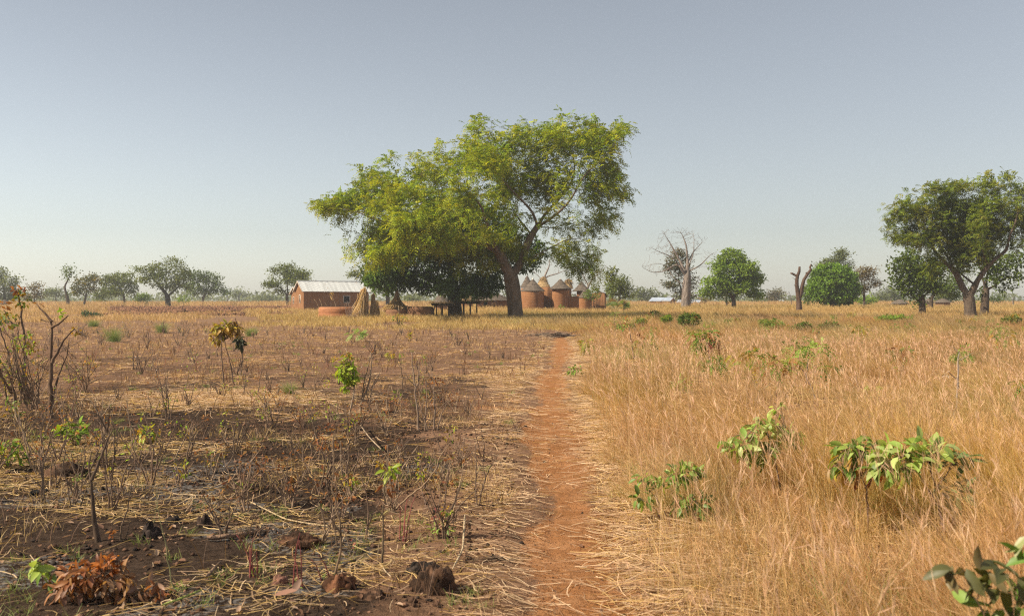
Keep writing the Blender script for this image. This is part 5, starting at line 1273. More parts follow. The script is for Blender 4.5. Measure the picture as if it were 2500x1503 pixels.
    plant('bare branching shrub right beside the lime sapling', (886, 1006), [[(878, 1005, 1.5), (884, 975), (896, 950), (905, 920), (908, 875), (906, 860)], [(878, 1002), (886, 960), (888, 925), (898, 900), (902, 870)], [(897, 1010), (904, 975), (908, 940), (922, 915)], [(907, 945, .7), (918, 935), (930, 900)], [(906, 862, .5), (898, 850), (890, 840)], [(908, 865, .5), (918, 852), (930, 850)]],
          [('small', 912, 856, 10, 4, 8, 8, .5, RUST, .3)], r=1.9, name='bare_shrub', cat='shrub', col=(.27, .19, .13))
    plant('tall cluster of bare stems right of the bare branching shrub', (1030, 1048), [[(1022, 1040, 1.6), (1018, 990), (1014, 950), (1008, 900), (1004, 860)], [(1038, 1045), (1040, 1000), (1042, 960), (1040, 930)], [(1058, 1052, 1.3), (1062, 1000), (1058, 960), (1052, 930)], [(1066, 1045, .9), (1078, 1010), (1090, 985)], [(1045, 1048, .8), (1036, 1020), (1020, 985)], [(1012, 940, .6), (998, 925), (988, 905)], [(1058, 950, .6), (1066, 930), (1068, 915)]],
          [('small', 1064, 930, 16, 9, 20, 11, .5, RUST, .5)], r=1.8, name='bare_shrub', cat='shrub', col=(.25, .175, .125))
    plant('pale forked stick with charred lower half', (238, 1330), [[(240, 1332, 2.6), (232, 1290), (226, 1230), (222, 1170)], [(223, 1172, 1.5), (238, 1130), (250, 1085), (262, 1050)], [(262, 1055, .8), (244, 1010), (218, 1000)], [(262, 1050, .8), (272, 1020), (278, 990)], [(222, 1175, 1.0), (212, 1140), (216, 1105)], [(198, 1165, .8), (204, 1120), (196, 1090)]], [], r=2.3, name='burned_stick', cat='stick', col=(.11, .072, .05))
    plant('clump of thin scorched shoots at the foot of the forked stick', (176, 1245), [[(172, 1245), (172, 1200), (168, 1160), (166, 1120)], [(180, 1240), (196, 1200), (204, 1160), (198, 1140), (185, 1125)], [(192, 1240), (205, 1200), (212, 1170)], [(176, 1245), (182, 1190), (188, 1155)]], [('small', 184, 1170, 12, 10, 16, 14, .2, LEAFG, 0)], r=1.4, name='bare_shrub', cat='shrub')
    plant('curved thin shoot rising from the ash patch', (292, 1330), [[(292, 1330, 1.3), (300, 1280), (318, 1240), (330, 1190), (336, 1170)], [(300, 1330, .8), (316, 1290), (322, 1260)], [(336, 1170, .7), (330, 1140), (322, 1110)], [(336, 1175, .6), (338, 1130)]], [('small', 275, 1300, 8, 8, 10, 14, .5, RUST, .2)], r=1.6, name='bare_shoot', cat='shoot')
    plant('long thin leaning green stem crossing the burned ground', (420, 1450), [[(425, 1445, 1), (410, 1390), (395, 1330), (375, 1270), (362, 1230)], [(362, 1230, .5), (340, 1210), (330, 1200)], [(375, 1275, .5), (378, 1230), (370, 1190)]], [('small', 440, 1430, 12, 10, 16, 14, .25, LEAFG, -.4)], r=1.3, name='bare_shoot', cat='shoot', col=(.20, .19, .09))
    plant('heap of orange-brown dead leaves on a collapsed bush at the bottom left', (265, 1470), [[(230, 1500, 2), (248, 1450), (262, 1400)], [(205, 1500, 2), (225, 1465), (240, 1440)], [(330, 1480, 1), (300, 1430), (280, 1390)], [(300, 1400, .8), (288, 1350), (270, 1330)]],
          [(br, 215, 1400, 62, 34, 130, 30, .42, RUST, .7), (br, 280, 1420, 48, 36, 90, 32, .40, [(.26, .12, .06), (.36, .20, .10)], .9), (br, 320, 1452, 50, 28, 60, 36, .36, [(.34, .21, .13), (.24, .13, .08)], 1.1), (br, 170, 1440, 40, 26, 46, 34, .4, [(.20, .10, .06), (.32, .15, .07)], .9),
           (br, 265, 1378, 34, 18, 60, 26, .4, [(.46, .17, .04), (.38, .13, .035)], .4), (br, 385, 1440, 22, 24, 30, 24, .42, RUST + [(.40, .24, .16)], .8)], r=2.2, name='dead_bush', cat='bush')
    plant('row of smooth green oval leaves on a shoot beside the dead-leaf heap', (140, 1440), [[(140, 1440), (122, 1400), (100, 1378), (78, 1374)]], [(br, 84, 1385, 14, 8, 7, 36, .5, BIGG, .7), (br, 108, 1398, 14, 12, 9, 38, .5, BIGG, .9), (br, 128, 1410, 10, 12, 6, 34, .5, [(.34, .13, .05), (.2, .28, .06)], .9)], r=1.3, name='leafy_shoot', cat='shoot')
    plant('tall thin stem with forking foot in the middle of the burned field', (817, 1412), [[(817, 1412, 1.4), (830, 1350), (832, 1300), (820, 1240), (812, 1180), (812, 1130), (810, 1095)], [(830, 1300, .9), (812, 1265), (790, 1240), (770, 1215)], [(822, 1330, .9), (818, 1290), (816, 1250)], [(835, 1280, .7), (850, 1320), (858, 1345)]], [('small', 858, 1330, 4, 12, 5, 12, .3, [(.36, .08, .07)], 0)], r=2.0, name='bare_shoot', cat='shoot', col=(.24, .16, .10))
    plant('slender sapling with a tuft of light green leaves at its top', (932, 1375), [[(932, 1375, 1.5), (938, 1320), (938, 1260), (940, 1225)], [(922, 1370, .8), (922, 1340), (924, 1320)], [(938, 1260, .7), (920, 1240), (905, 1220)], [(940, 1240, .7), (960, 1250), (966, 1245)], [(940, 1225, .8), (944, 1190), (946, 1160)]],
          [(br, 952, 1155, 16, 14, 18, 26, .38, LIME, .7), (br, 965, 1140, 18, 10, 14, 22, .35, GOLD + LIME, .6), (br, 928, 1135, 8, 10, 8, 22, .3, GOLD, .8), (br, 940, 1190, 10, 10, 6, 22, .35, RUST, .6)], r=2.0, col=(.22, .16, .10))
    plant('curved stick sweeping up to the right behind the slender sapling', (958, 1238), [[(958, 1238, 1.2), (1000, 1210), (1040, 1180), (1062, 1150), (1076, 1110)], [(1062, 1150, .7), (1064, 1120), (1056, 1090)], [(1076, 1112, .6), (1090, 1092), (1100, 1080)]], [], r=1.8, name='bare_shoot', cat='shoot', col=(.28, .19, .12))
    plant('branched bare shoot standing where the burned ground meets the footpath margin', (1105, 1240), [[(1105, 1240, 1.2), (1118, 1200), (1128, 1160), (1132, 1120)], [(1132, 1125, .6), (1120, 1100), (1108, 1085)], [(1132, 1125, .6), (1146, 1100), (1150, 1080)], [(1130, 1140, .5), (1150, 1120), (1160, 1105)]], [], r=1.7, name='bare_shoot', cat='shoot', col=(.28, .19, .12))
    plant('small bush of purple-red shoots with green leaves near the footpath', (1080, 1308), [[(1070, 1305), (1072, 1270), (1064, 1240)], [(1085, 1305), (1090, 1280), (1100, 1262)], [(1100, 1300), (1108, 1275), (1106, 1250)], [(1060, 1300), (1050, 1270), (1046, 1250)]], [(br, 1080, 1288, 30, 14, 34, 16, .3, LEAFG + LIME, .2), ('small', 1068, 1262, 26, 18, 16, 20, .14, [(.34, .07, .08)], -.4), (br, 1092, 1248, 16, 5, 12, 16, .4, LIME + GOLD, .5)], r=1.0, name='seedling', cat='seedling')
    for (cx_, by_, hh, lb) in ((620, 1410, 110, 'clump of dark reddish shoots with pointed tips above the brown stone'), (725, 1440, 145, 'pair of tall pink-tipped shoots right of the brown stone'), (800, 1420, 90, 'single arching pink shoot left of the brown clod'), (985, 1310, 100, 'thin crimson shoots behind the slender sapling')):
        st = []
        for k in range(5 if 'clump' in lb else 3 if 'single' not in lb else 2):
            a = random.uniform(-.5, .3) if 'arching' not in lb else -.5; x = cx_ + random.uniform(-14, 14); h = hh * random.uniform(.6, 1); st.append([(x, by_, 1), (x + a * h * .2, by_ - h * .35), (x + a * h * .45, by_ - h * .75), (x + a * h * .8, by_ - h)])
        plant(lb, (cx_, by_), st, [('small', cx_, by_ - 8, 14, 8, 8, 18, .15, LEAFG, -.6)], r=1.7, name='red_shoot', cat='shoot', col=(.26, .07, .065))
    plant('yellow-leaved seedling right of the centre of the burned ground', (850, 1200), grow((850, 1200), 50, 4, .5), [(br, 850, 1165, 20, 16, 34, 14, .4, GOLD + RUST, .5)], r=.9)
    plant('dry tussock mixed with yellow leaves left of centre of the burned ground', (525, 1155), grow((525, 1155), 85, 9, .6), [('small', 520, 1115, 26, 22, 50, 16, .35, GOLD + TAN + LEAFG, .2)], r=.8, col=TWP)
    plant('fan of slender reddish stems beside the dry tussock', (590, 1205), grow((590, 1205), 90, 9, .7, fork=.2), [('small', 596, 1190, 20, 12, 22, 16, .2, LEAFG, -.4)], r=.9, col=(.24, .13, .08))
    plant('stiff bare shrub with many upright twigs at the edge of the burned ground', (1125, 1140), grow((1125, 1140), 90, 11, .5, fork=.7), [('small', 1125, 1110, 26, 24, 26, 10, .4, RUST + GOLD, .2)], r=.9, col=(.26, .175, .12))
    plant('reddish twiggy shrublet between the straw heap and the lime sapling', (738, 1045), grow((738, 1045), 62, 9, .6), [('small', 730, 1010, 24, 22, 30, 10, .4, RUST, .3)], r=.9, col=(.22, .14, .10))
    plant('sparse pale-green pinnate sapling tops above bare stems behind the lime sapling', (980, 965), [[(978, 965), (984, 930), (978, 885), (970, 870)], [(980, 900, .7), (965, 880)]], [('pinn', 965, 860, 24, 6, 14, 14, .6, LIME + GOLD, .4)], r=1.2)
    plant('fresh green fern-like sprig at the far end of the burned field', (870, 835), [[(866, 835), (862, 818)]], [('pinn', 868, 814, 20, 5, 16, 20, .6, [(.22, .34, .08), (.3, .4, .14)], .1)], r=1.0, name='seedling', cat='seedling')
    plant('pair of mustard-yellow hanging leaves on a twig behind the lime sapling', (1000, 838), [[(1000, 838), (1002, 815)]], [('small', 1000, 820, 5, 12, 20, 9, .5, GOLD, .8)], r=.8, name='seedling', cat='seedling')
    plant('yellow-green shrub in the dry grass below the curved thatch cone', (975, 800), grow((975, 800), 40, 5, .4), [('small', 975, 778, 18, 12, 60, 8, .5, GOLD + LEAFG, .3)], r=.7, name='shrub', cat='shrub')
    plant('tangle of greyish dead twigs and stalks in front of the orange round wall', (850, 785), grow((850, 785), 50, 14, .9, fork=.9), [], r=.55, name='bare_shrub', cat='shrub', col=(.36, .25, .19), dz=.5)
    plant('single tall feathery dry stalk rising against the tin-roofed house', (826, 775), [[(826, 775), (820, 745), (812, 725), (806, 714)]], [('small', 810, 722, 4, 10, 30, 5, .4, TAN, 0)], r=.5, name='dry_stalk', cat='stalk', col=(.4, .29, .2))
    plant('short bunch of dry stalks growing behind the orange round wall', (782, 762), [[(785, 762), (776, 742), (766, 730)], [(790, 762), (786, 745), (780, 730)], [(795, 762), (800, 748), (794, 740)]], [], r=.6, name='dry_stalk', cat='stalk', col=(.42, .3, .18), d=82)
    # green grass tussocks
    for (px, py, w_, h_, lb) in ((277, 834, 28, 38, 'biggest bright green grass tussock in the left field'), (228, 798, 18, 18, 'small green grass tussock up-left of the biggest one'), (395, 812, 18, 26, 'thin green grass tussock right of the biggest one'), (612, 818, 16, 22, 'faint green grass tussock right of the umbrella shrub'), (5, 790, 20, 26, 'green grass tussock cut by the left edge'), (705, 962, 16, 34, 'yellowish-green upright tussock left of the lime sapling')):
        d = gd(py); s = d / F; x = X(px, d); root = empty('grass_tussock', (x, d, Hs(x, d)), 0, lb, 'grass tussock', 'green grass tussocks'); b = Buf(); n = 420
        xx = x + rng.normal(size=n) * w_ * s * .28; yy = d + rng.normal(size=n) * w_ * s * .3
        blades(b, xx, yy, h_ * s * rng.uniform(.5, 1.25, n), .5 * s, 4, [(.12, .17, .05), (.16, .21, .06)], [(.24, .31, .10), (.30, .33, .14)], (0, 0), .45, .6); b.build('blades', 'straw', root, False, root.location)
    # aloe-like clump
    d = 92; s = d / F; x = X(224, d); root = empty('aloe_clump', (x, d, Hs(x, d)), 0, 'spiky grey-green aloe clump in the pale grass at the far left', 'aloe'); b = Buf(); n = 260
    c = np.array([x, d, Hs(x, d)]); t = rng.random(n); P = c + np.stack([(t - .5) * 44 * s, rng.normal(size=n) * .3, (1 - t) * 12 * s * rng.random(n)], 1)
    D = np.stack([rng.normal(size=n) * .6, rng.normal(size=n) * .5, rng.uniform(.4, 1.1, n)], 1); leaves(b, P, D, rvec(n), rng.uniform(.3, .62, n), .10, pick([(.06, .10, .055), (.09, .14, .08), (.05, .08, .04)], n)); b.build('leaves', 'leaf', root, False, root.location)

def fillers():
    """the many thin burned shrublets, each one a thing"""
    kinds = [('thin leafless twig shrub standing on the burned field left of the footpath', 'twig_shrub', 'shrub', None, 88),
             ('small twiggy shrub with rust-red withered leaves on the burned field', 'withered_shrub', 'shrub', RUST, 70),
             ('small shrublet with a few yellow-green leaves on the burned field', 'green_shrublet', 'shrub', LIME + GOLD, 60)]
    for lb, nm, cat, pal, n in kinds:
        for k in range(n):
            while True:
                py = 812 + 560 * random.random() ** 1.9; px = random.uniform(-30, 1290); d = gd(py); x = X(px, d)
                if x < pathx(d) - .7 - .3 * random.random() and not (py > 1280 and px < 480): break
            h = random.uniform(.22, .75) * (1.15 if px < 500 else .85); hp = h / d * F; rp = max(.85, .0062 / d * F)
            n_s = random.choice([1, 2, 3, 4, 6]); lf = []
            if pal is not None:
                m = 16 if d > 25 else 26
                lf = [('small', px + random.uniform(-.15, .15) * hp, py - hp * random.uniform(.5, .85), hp * .28, hp * .24, m, max(.045 / d * F, 3.2), .42, pal, .5)]
            col = random.choice([TW, (.27, .18, .12), (.20, .13, .09), (.33, .23, .155)])
            plant(lb, (px, py), grow((px, py), hp, n_s, .45, fork=.45), lf, r=rp, name=nm, cat=cat, group={'twig_shrub': 'bare twig shrubs on the burned field', 'withered_shrub': 'withered red-leaved shrubs on the burned field', 'green_shrublet': 'sprouting shrublets on the burned field'}[nm], col=col)
    for k in range(46):
        while True:
            py = 800 + 500 * random.random() ** 1.8; px = random.uniform(1450, 2530); d = gd(py); x = X(px, d)
            if x > edge_r(d) + .5 and not (py > 1090 and px < 2420): break
        h = random.uniform(.72, 1.1); hp = h / d * F
        pal = random.choice([LEAFG, LEAFG + RUST, GOLD + LEAFG, LEAFG])
        plant('slight sapling with thin leaf sprays scattered through the tall dry grass', (px, py), grow((px, py), hp, random.choice([1, 1, 2, 3]), .3, fork=.5),
              [('pinn', px, py - hp * .9, hp * .26, hp * .12, 20 if d > 20 else 28, max(.14 / d * F, 8), .45, pal, .5), ('small', px, py - hp * .6, hp * .2, hp * .2, 10, max(.06 / d * F, 3), .4, pal, .5)], r=max(.5, .004 / d * F), name='grass_sapling', cat='sapling', group='slight saplings in the tall grass', col=(.30, .22, .16))

def plants_right():
    br = 'broad'
    plant('big-leaved green sapling leaning over the dry grass, nearest the middle right', (1912, 1235), [[(1912, 1235, 1.2), (1905, 1190), (1896, 1140), (1888, 1105), (1880, 1085)], [(1890, 1110, .7), (1850, 1090), (1815, 1060)], [(1888, 1105, .7), (1910, 1070), (1915, 1050)], [(1885, 1095, .7), (1930, 1070), (1950, 1060)], [(1850, 1095, .6), (1830, 1110), (1800, 1110)]],
          [(br, 1868, 1045, 50, 26, 56, 32, .5, BIGG, .35), (br, 1815, 1085, 46, 28, 40, 34, .5, BIGG, .5), (br, 1930, 1060, 30, 18, 30, 32, .46, BIGG, .6), (br, 1860, 1100, 40, 22, 34, 36, .42, BIGG + LEAFG, 1.0), (br, 1898, 1000, 18, 14, 12, 22, .4, LIME + BIGG, .2)], r=2.4, name='broadleaf_sapling', col=(.20, .14, .12))
    plant('low sprawling broadleaf shrub at the edge of the dry grass beside the footpath', (1640, 1270), [[(1640, 1270, 1), (1650, 1220), (1660, 1170)], [(1640, 1268, .8), (1600, 1210), (1565, 1175)], [(1660, 1265, .7), (1690, 1220), (1700, 1160)], [(1620, 1270, .7), (1600, 1240), (1570, 1220)]],
          [(br, 1675, 1150, 40, 18, 60, 24, .46, BIGG + LEAFG, .4), (br, 1640, 1172, 50, 16, 50, 24, .46, BIGG + LEAFG, .5), (br, 1570, 1168, 26, 12, 20, 24, .42, BIGG + LEAFG, .4), (br, 1572, 1212, 26, 16, 18, 26, .5, LEAFG, .8), (br, 1690, 1230, 50, 26, 50, 28, .46, LEAFG, .6)], r=1.5, name='broadleaf_shrub', cat='shrub', col=(.20, .14, .10))
    plant('large broadleaf shrub with glossy upright leaves at the middle right', (2270, 1330), [[(2310, 1330, 1.4), (2296, 1250), (2280, 1180), (2265, 1130)], [(2296, 1250, .9), (2250, 1160), (2210, 1120)], [(2285, 1190, .8), (2330, 1150), (2365, 1110)], [(2310, 1325), (2330, 1250), (2345, 1200)]],
          [(br, 2200, 1108, 66, 24, 52, 42, .5, BIGG, .15), (br, 2265, 1100, 50, 28, 40, 42, .48, BIGG, -.05), (br, 2345, 1120, 36, 22, 26, 40, .46, [(.10, .16, .05), (.14, .21, .07)], .3), (br, 2180, 1140, 50, 22, 44, 46, .44, BIGG + LEAFG, .8), (br, 2340, 1200, 34, 36, 40, 36, .4, [(.08, .13, .03), (.12, .18, .045)], .6)], r=2.6, name='broadleaf_shrub', cat='shrub', col=(.17, .11, .09))
    plant('drooping half-dry broadleaf shrub just left of the glossy large one', (2100, 1310), [[(2120, 1310), (2118, 1240), (2110, 1180), (2090, 1130), (2060, 1100)], [(2112, 1190, .7), (2140, 1140), (2160, 1110)]],
          [(br, 2075, 1095, 40, 16, 44, 38, .42, LEAFG + BIGG, .5), (br, 2058, 1130, 30, 26, 34, 36, .38, LEAFG + GOLD, 1.0), (br, 2125, 1095, 40, 16, 34, 36, .38, LEAFG, .2), (br, 2110, 1150, 40, 24, 26, 34, .36, RUST + LEAFG, 1.0)], r=2.0, name='broadleaf_shrub', cat='shrub', col=(.20, .13, .10))
    d = 3.3
    plant('dull brownish-green leafy branch close to the camera in the bottom right corner', (2420, 1800), [[(2480, 1760, 1), (2440, 1600), (2400, 1480), (2330, 1420)], [(2440, 1600, .8), (2480, 1480), (2530, 1420)], [(2460, 1650, .8), (2520, 1600), (2560, 1540)]],
          [(br, 2360, 1400, 60, 22, 14, 74, .4, [(.11, .11, .04), (.16, .125, .055)], .5), (br, 2450, 1420, 60, 30, 20, 78, .42, [(.09, .11, .03), (.12, .125, .045)], .5), (br, 2450, 1490, 70, 30, 20, 70, .44, LEAFG, .5)], r=3.0, d=d, name='broadleaf_branch', cat='shrub')
    plant('bright pale-green upright leaves cut by the right edge near the corner', (2510, 1800), [[(2530, 1760), (2530, 1500), (2525, 1300)]], [(br, 2515, 1290, 16, 24, 6, 70, .42, [(.32, .34, .14), (.36, .36, .2)], .3), (br, 2515, 1365, 20, 34, 14, 70, .42, [(.17, .30, .06), (.22, .36, .09)], .3)], r=3.0, d=3.1, name='broadleaf_branch', cat='shrub')
    plant('red-and-green feathery sapling standing above the pink grass', (1738, 905), [[(1738, 905, 1), (1732, 870), (1726, 840), (1722, 820)]], [('pinn', 1718, 822, 34, 14, 42, 28, .5, LEAFG + RUST[:2] + [(.2, .22, .05)], .6), ('pinn', 1745, 832, 26, 8, 18, 24, .5, [(.2, .05, .04), (.25, .10, .05)], .8), ('pinn', 1712, 848, 18, 12, 18, 20, .5, LEAFG, .8), ('pinn', 1720, 806, 10, 10, 10, 16, .5, LEAFG, 0)], r=1.6, col=(.32, .25, .20))
    plant('smaller olive-brown sapling left of the red-and-green feathery one', (1588, 885), [[(1592, 885, .8), (1588, 860), (1582, 845)], [(1585, 885, .7), (1588, 865)]], [('pinn', 1578, 832, 24, 8, 28, 20, .5, LEAFG + GOLD[:1], .6), ('pinn', 1560, 828, 10, 4, 6, 16, .5, RUST, .5)], r=1.2)
    plant('tall dark-stemmed weed with drooping brown top beside the path bend', (1550, 880), [[(1548, 880, 1), (1544, 845), (1538, 815), (1534, 795)], [(1540, 880, .6), (1552, 868), (1556, 862)]], [('small', 1532, 785, 8, 14, 24, 9, .4, RUST + TAN, .5), ('small', 1522, 800, 16, 6, 20, 9, .5, LEAFG, .3)], r=1.5, name='dry_weed', cat='weed', col=(.16, .12, .10))
    plant('leaning two-stemmed sapling with pinnate sprays at the right of the field', (1992, 978), [[(1993, 978, 1.3), (1978, 935), (1962, 905), (1945, 890)], [(1968, 935, .9), (1972, 900), (1976, 865)]], [('pinn', 1995, 850, 32, 12, 30, 32, .42, LEAFG + BIGG, .5), ('pinn', 1938, 878, 24, 8, 20, 26, .45, BIGG, .4), ('pinn', 2020, 895, 28, 6, 14, 28, .45, LEAFG, .5), ('small', 1935, 893, 16, 6, 14, 14, .4, RUST, .4), ('pinn', 1945, 850, 26, 8, 14, 22, .4, BIGG, .2)], r=1.7, col=(.34, .26, .21))
    plant('pale bare slender sapling at the far right of the dry grass', (2326, 1042), [[(2324, 1042, 1.6), (2334, 1000), (2338, 950), (2338, 900), (2342, 860)], [(2336, 925, .7), (2322, 915), (2312, 905)], [(2334, 1000, .6), (2344, 950), (2350, 890)], [(2342, 880, .4), (2358, 868), (2370, 860)], [(2334, 995, .5), (2350, 975), (2364, 962)], [(2342, 860, .4), (2334, 852), (2324, 845)]], [('small', 2308, 912, 6, 9, 12, 11, .35, [(.5, .38, .3)], 1), ('small', 2356, 850, 14, 8, 14, 12, .3, LEAFG, .4), ('small', 2335, 1046, 14, 8, 14, 12, .4, GOLD, 0)], r=1.9, name='bare_sapling', cat='sapling', col=(.38, .30, .25))
    plant('thin bare reddish stem with few pinnate leaves in the hollow of the grass', (2090, 1035), [[(2090, 1035, 1), (2096, 985), (2100, 945), (2096, 920)]], [('pinn', 2130, 945, 14, 8, 8, 24, .42, BIGG, .6), ('small', 2095, 940, 12, 8, 8, 10, .4, RUST, .4)], r=1.3, name='bare_sapling', cat='sapling', col=(.34, .24, .19))
    plant('small lime sprig of pinnate leaves above the pink grass at the centre right', (1672, 960), [[(1672, 960), (1664, 945)]], [('pinn', 1660, 934, 16, 5, 16, 22, .45, [(.3, .4, .1), (.24, .34, .08)], .2), ('small', 1680, 955, 16, 14, 18, 9, .5, LEAFG, .4)], r=1.0, name='seedling', cat='seedling')
    plant('yellow-green two-tier seedling beside the far stretch of the footpath', (1424, 868), [[(1424, 868), (1430, 845), (1432, 832)]], [('pinn', 1433, 832, 14, 8, 22, 16, .5, LIME + GOLD, .3), ('pinn', 1426, 854, 8, 8, 12, 14, .5, LIME + GOLD, .8)], r=1.0, name='seedling', cat='seedling')
    plant('drooping grey-green seedling at the right bank of the footpath', (1404, 922), [[(1404, 922), (1406, 900)]], [('small', 1404, 905, 20, 12, 46, 13, .35, LEAFG, .7)], r=1.0, name='seedling', cat='seedling')
    plant('bright yellow-green palm-like bush at the far right of the grass', (1884, 812), [[(1884, 812), (1884, 795)]], [('pinn', 1882, 790, 22, 14, 90, 20, .5, [(.22, .30, .07), (.30, .36, .10), (.16, .24, .05)], .5)], r=1.2, name='bush', cat='bush')
    for (cx_, cy_, rx, ry, by, n, lb, pal) in ((1682, 779, 30, 15, 803, 420, 'dark green rounded bush in the far grass right of the granaries', GREENS['dark']), (1628, 778, 14, 8, 795, 130, 'small light green bush left of the dark rounded bush', GREENS['bright']), (1565, 786, 14, 7, 800, 130, 'small green bush in the far grass, furthest left of the bush row', GREENS['olive']),
                                         (1528, 798, 26, 7, 812, 160, 'low ragged green patch of leaves right of the dead brush pile', GREENS['olive']), (1960, 797, 24, 8, 812, 220, 'low dark creeping bush right of the palm-like bush', GREENS['dark']), (2025, 795, 28, 8, 812, 240, 'second low dark creeping bush with reddish tips', GREENS['dark'] + RUST[:1]),
                                         (2180, 777, 42, 7, 788, 300, 'long low light-green bush in front of the dense dark tree', GREENS['bright']), (2105, 812, 16, 9, 824, 120, 'little green bush with a dark red spot', GREENS['bright'] + [(.2, .05, .04)]), (2470, 782, 26, 12, 800, 200, 'green bush at the right edge below the great right-hand tree', GREENS['olive']),
                                         (2365, 805, 22, 6, 818, 110, 'sparse dark bushlet right of centre below the great right-hand tree', GREENS['olive']), (1600, 766, 16, 5, 782, 90, 'dull green bushlet against the far golden grass', GREENS['olive'])):
        plant(lb, (cx_, by), grow((cx_, by), by - cy_, 4, .5), [('small', cx_, cy_, rx, ry, n, 8, .5, pal, .3), ('small', cx_ - rx * .4, cy_ + ry * .3, rx * .5, ry * .8, n * .4, 8, .5, pal, .3), ('small', cx_ + rx * .35, cy_ - ry * .35, rx * .4, ry * .6, n * .3, 8, .5, pal, .3)], r=.8, name='bush', cat='bush', group='low bushes in the far dry grass')
    # shrubs by the compound
    plant('pale green leafy shrub growing against the short peaked granary', (1448, 762), grow((1448, 762), 50, 6, .5), [('small', 1448, 716, 18, 16, 260, 6, .5, GREENS['grey'] + LEAFG, .3), ('small', 1436, 722, 14, 12, 130, 6, .5, GREENS['grey'] + LEAFG, .3), ('small', 1455, 700, 10, 10, 70, 6, .5, GREENS['grey'], .3)], r=.7, name='shrub', cat='shrub', d=117)
    plant('small clump of green weeds at the foot of the pointed granary', (1371, 758), grow((1371, 758), 14, 4, .5), [('small', 1371, 750, 6, 6, 50, 5, .5, GREENS['bright'], .3)], r=.4, name='shrub', cat='shrub', d=119)
    # fan palm seedlings
    for (cx_, cy_, sz, lb) in ((1500, 728, 30, 'fan palm clump with stiff green and dry fronds at the right end of the compound'), (1524, 740, 20, 'smaller drooping fan palm just right of the stiff one')):
        d = 113; s = d / F; x = X(cx_, d); z0_ = Hs(x, d); root = empty('fan_palm', (x, d, z0_), 0, lb, 'palm', 'fan palms by the compound'); b = Buf(); st = Buf()
        for k in range(11):
            a = rng.uniform(0, 6.28); e = rng.uniform(.2, 1.2); r_ = sz * s * rng.uniform(.5, .9); c = np.array([x + math.cos(a) * r_ * math.cos(e), d + math.sin(a) * r_ * math.cos(e), z0_ + .3 + r_ * math.sin(e) * 1.2])
            tubes(st, np.array([[x, d, z0_], (np.array([x, d, z0_]) + c) / 2 + [0, 0, .1], c]), [.03, .025, .02], 4, (.2, .2, .09))
            m = 22; t = np.linspace(-1.5, 1.5, m); ax = nrm(c - np.array([x, d, z0_ + .1])); sd_ = nrm(np.cross(ax, [0, 0, 1.0]))
            D = np.cos(t)[:, None] * ax + np.sin(t)[:, None] * sd_ - np.array([0, 0, .25])
            pal = [(.12, .19, .05), (.16, .22, .07)] if k % 4 else [(.40, .28, .15)]
            leaves(b, np.tile(c, (m, 1)), D, rvec(m) * .2 + np.cross(ax, sd_), sz * s * .5, .05, pick(pal, m))
        st.build('stem', 'twig', root, False, root.location); b.build('fronds', 'leaf', root, False, root.location)

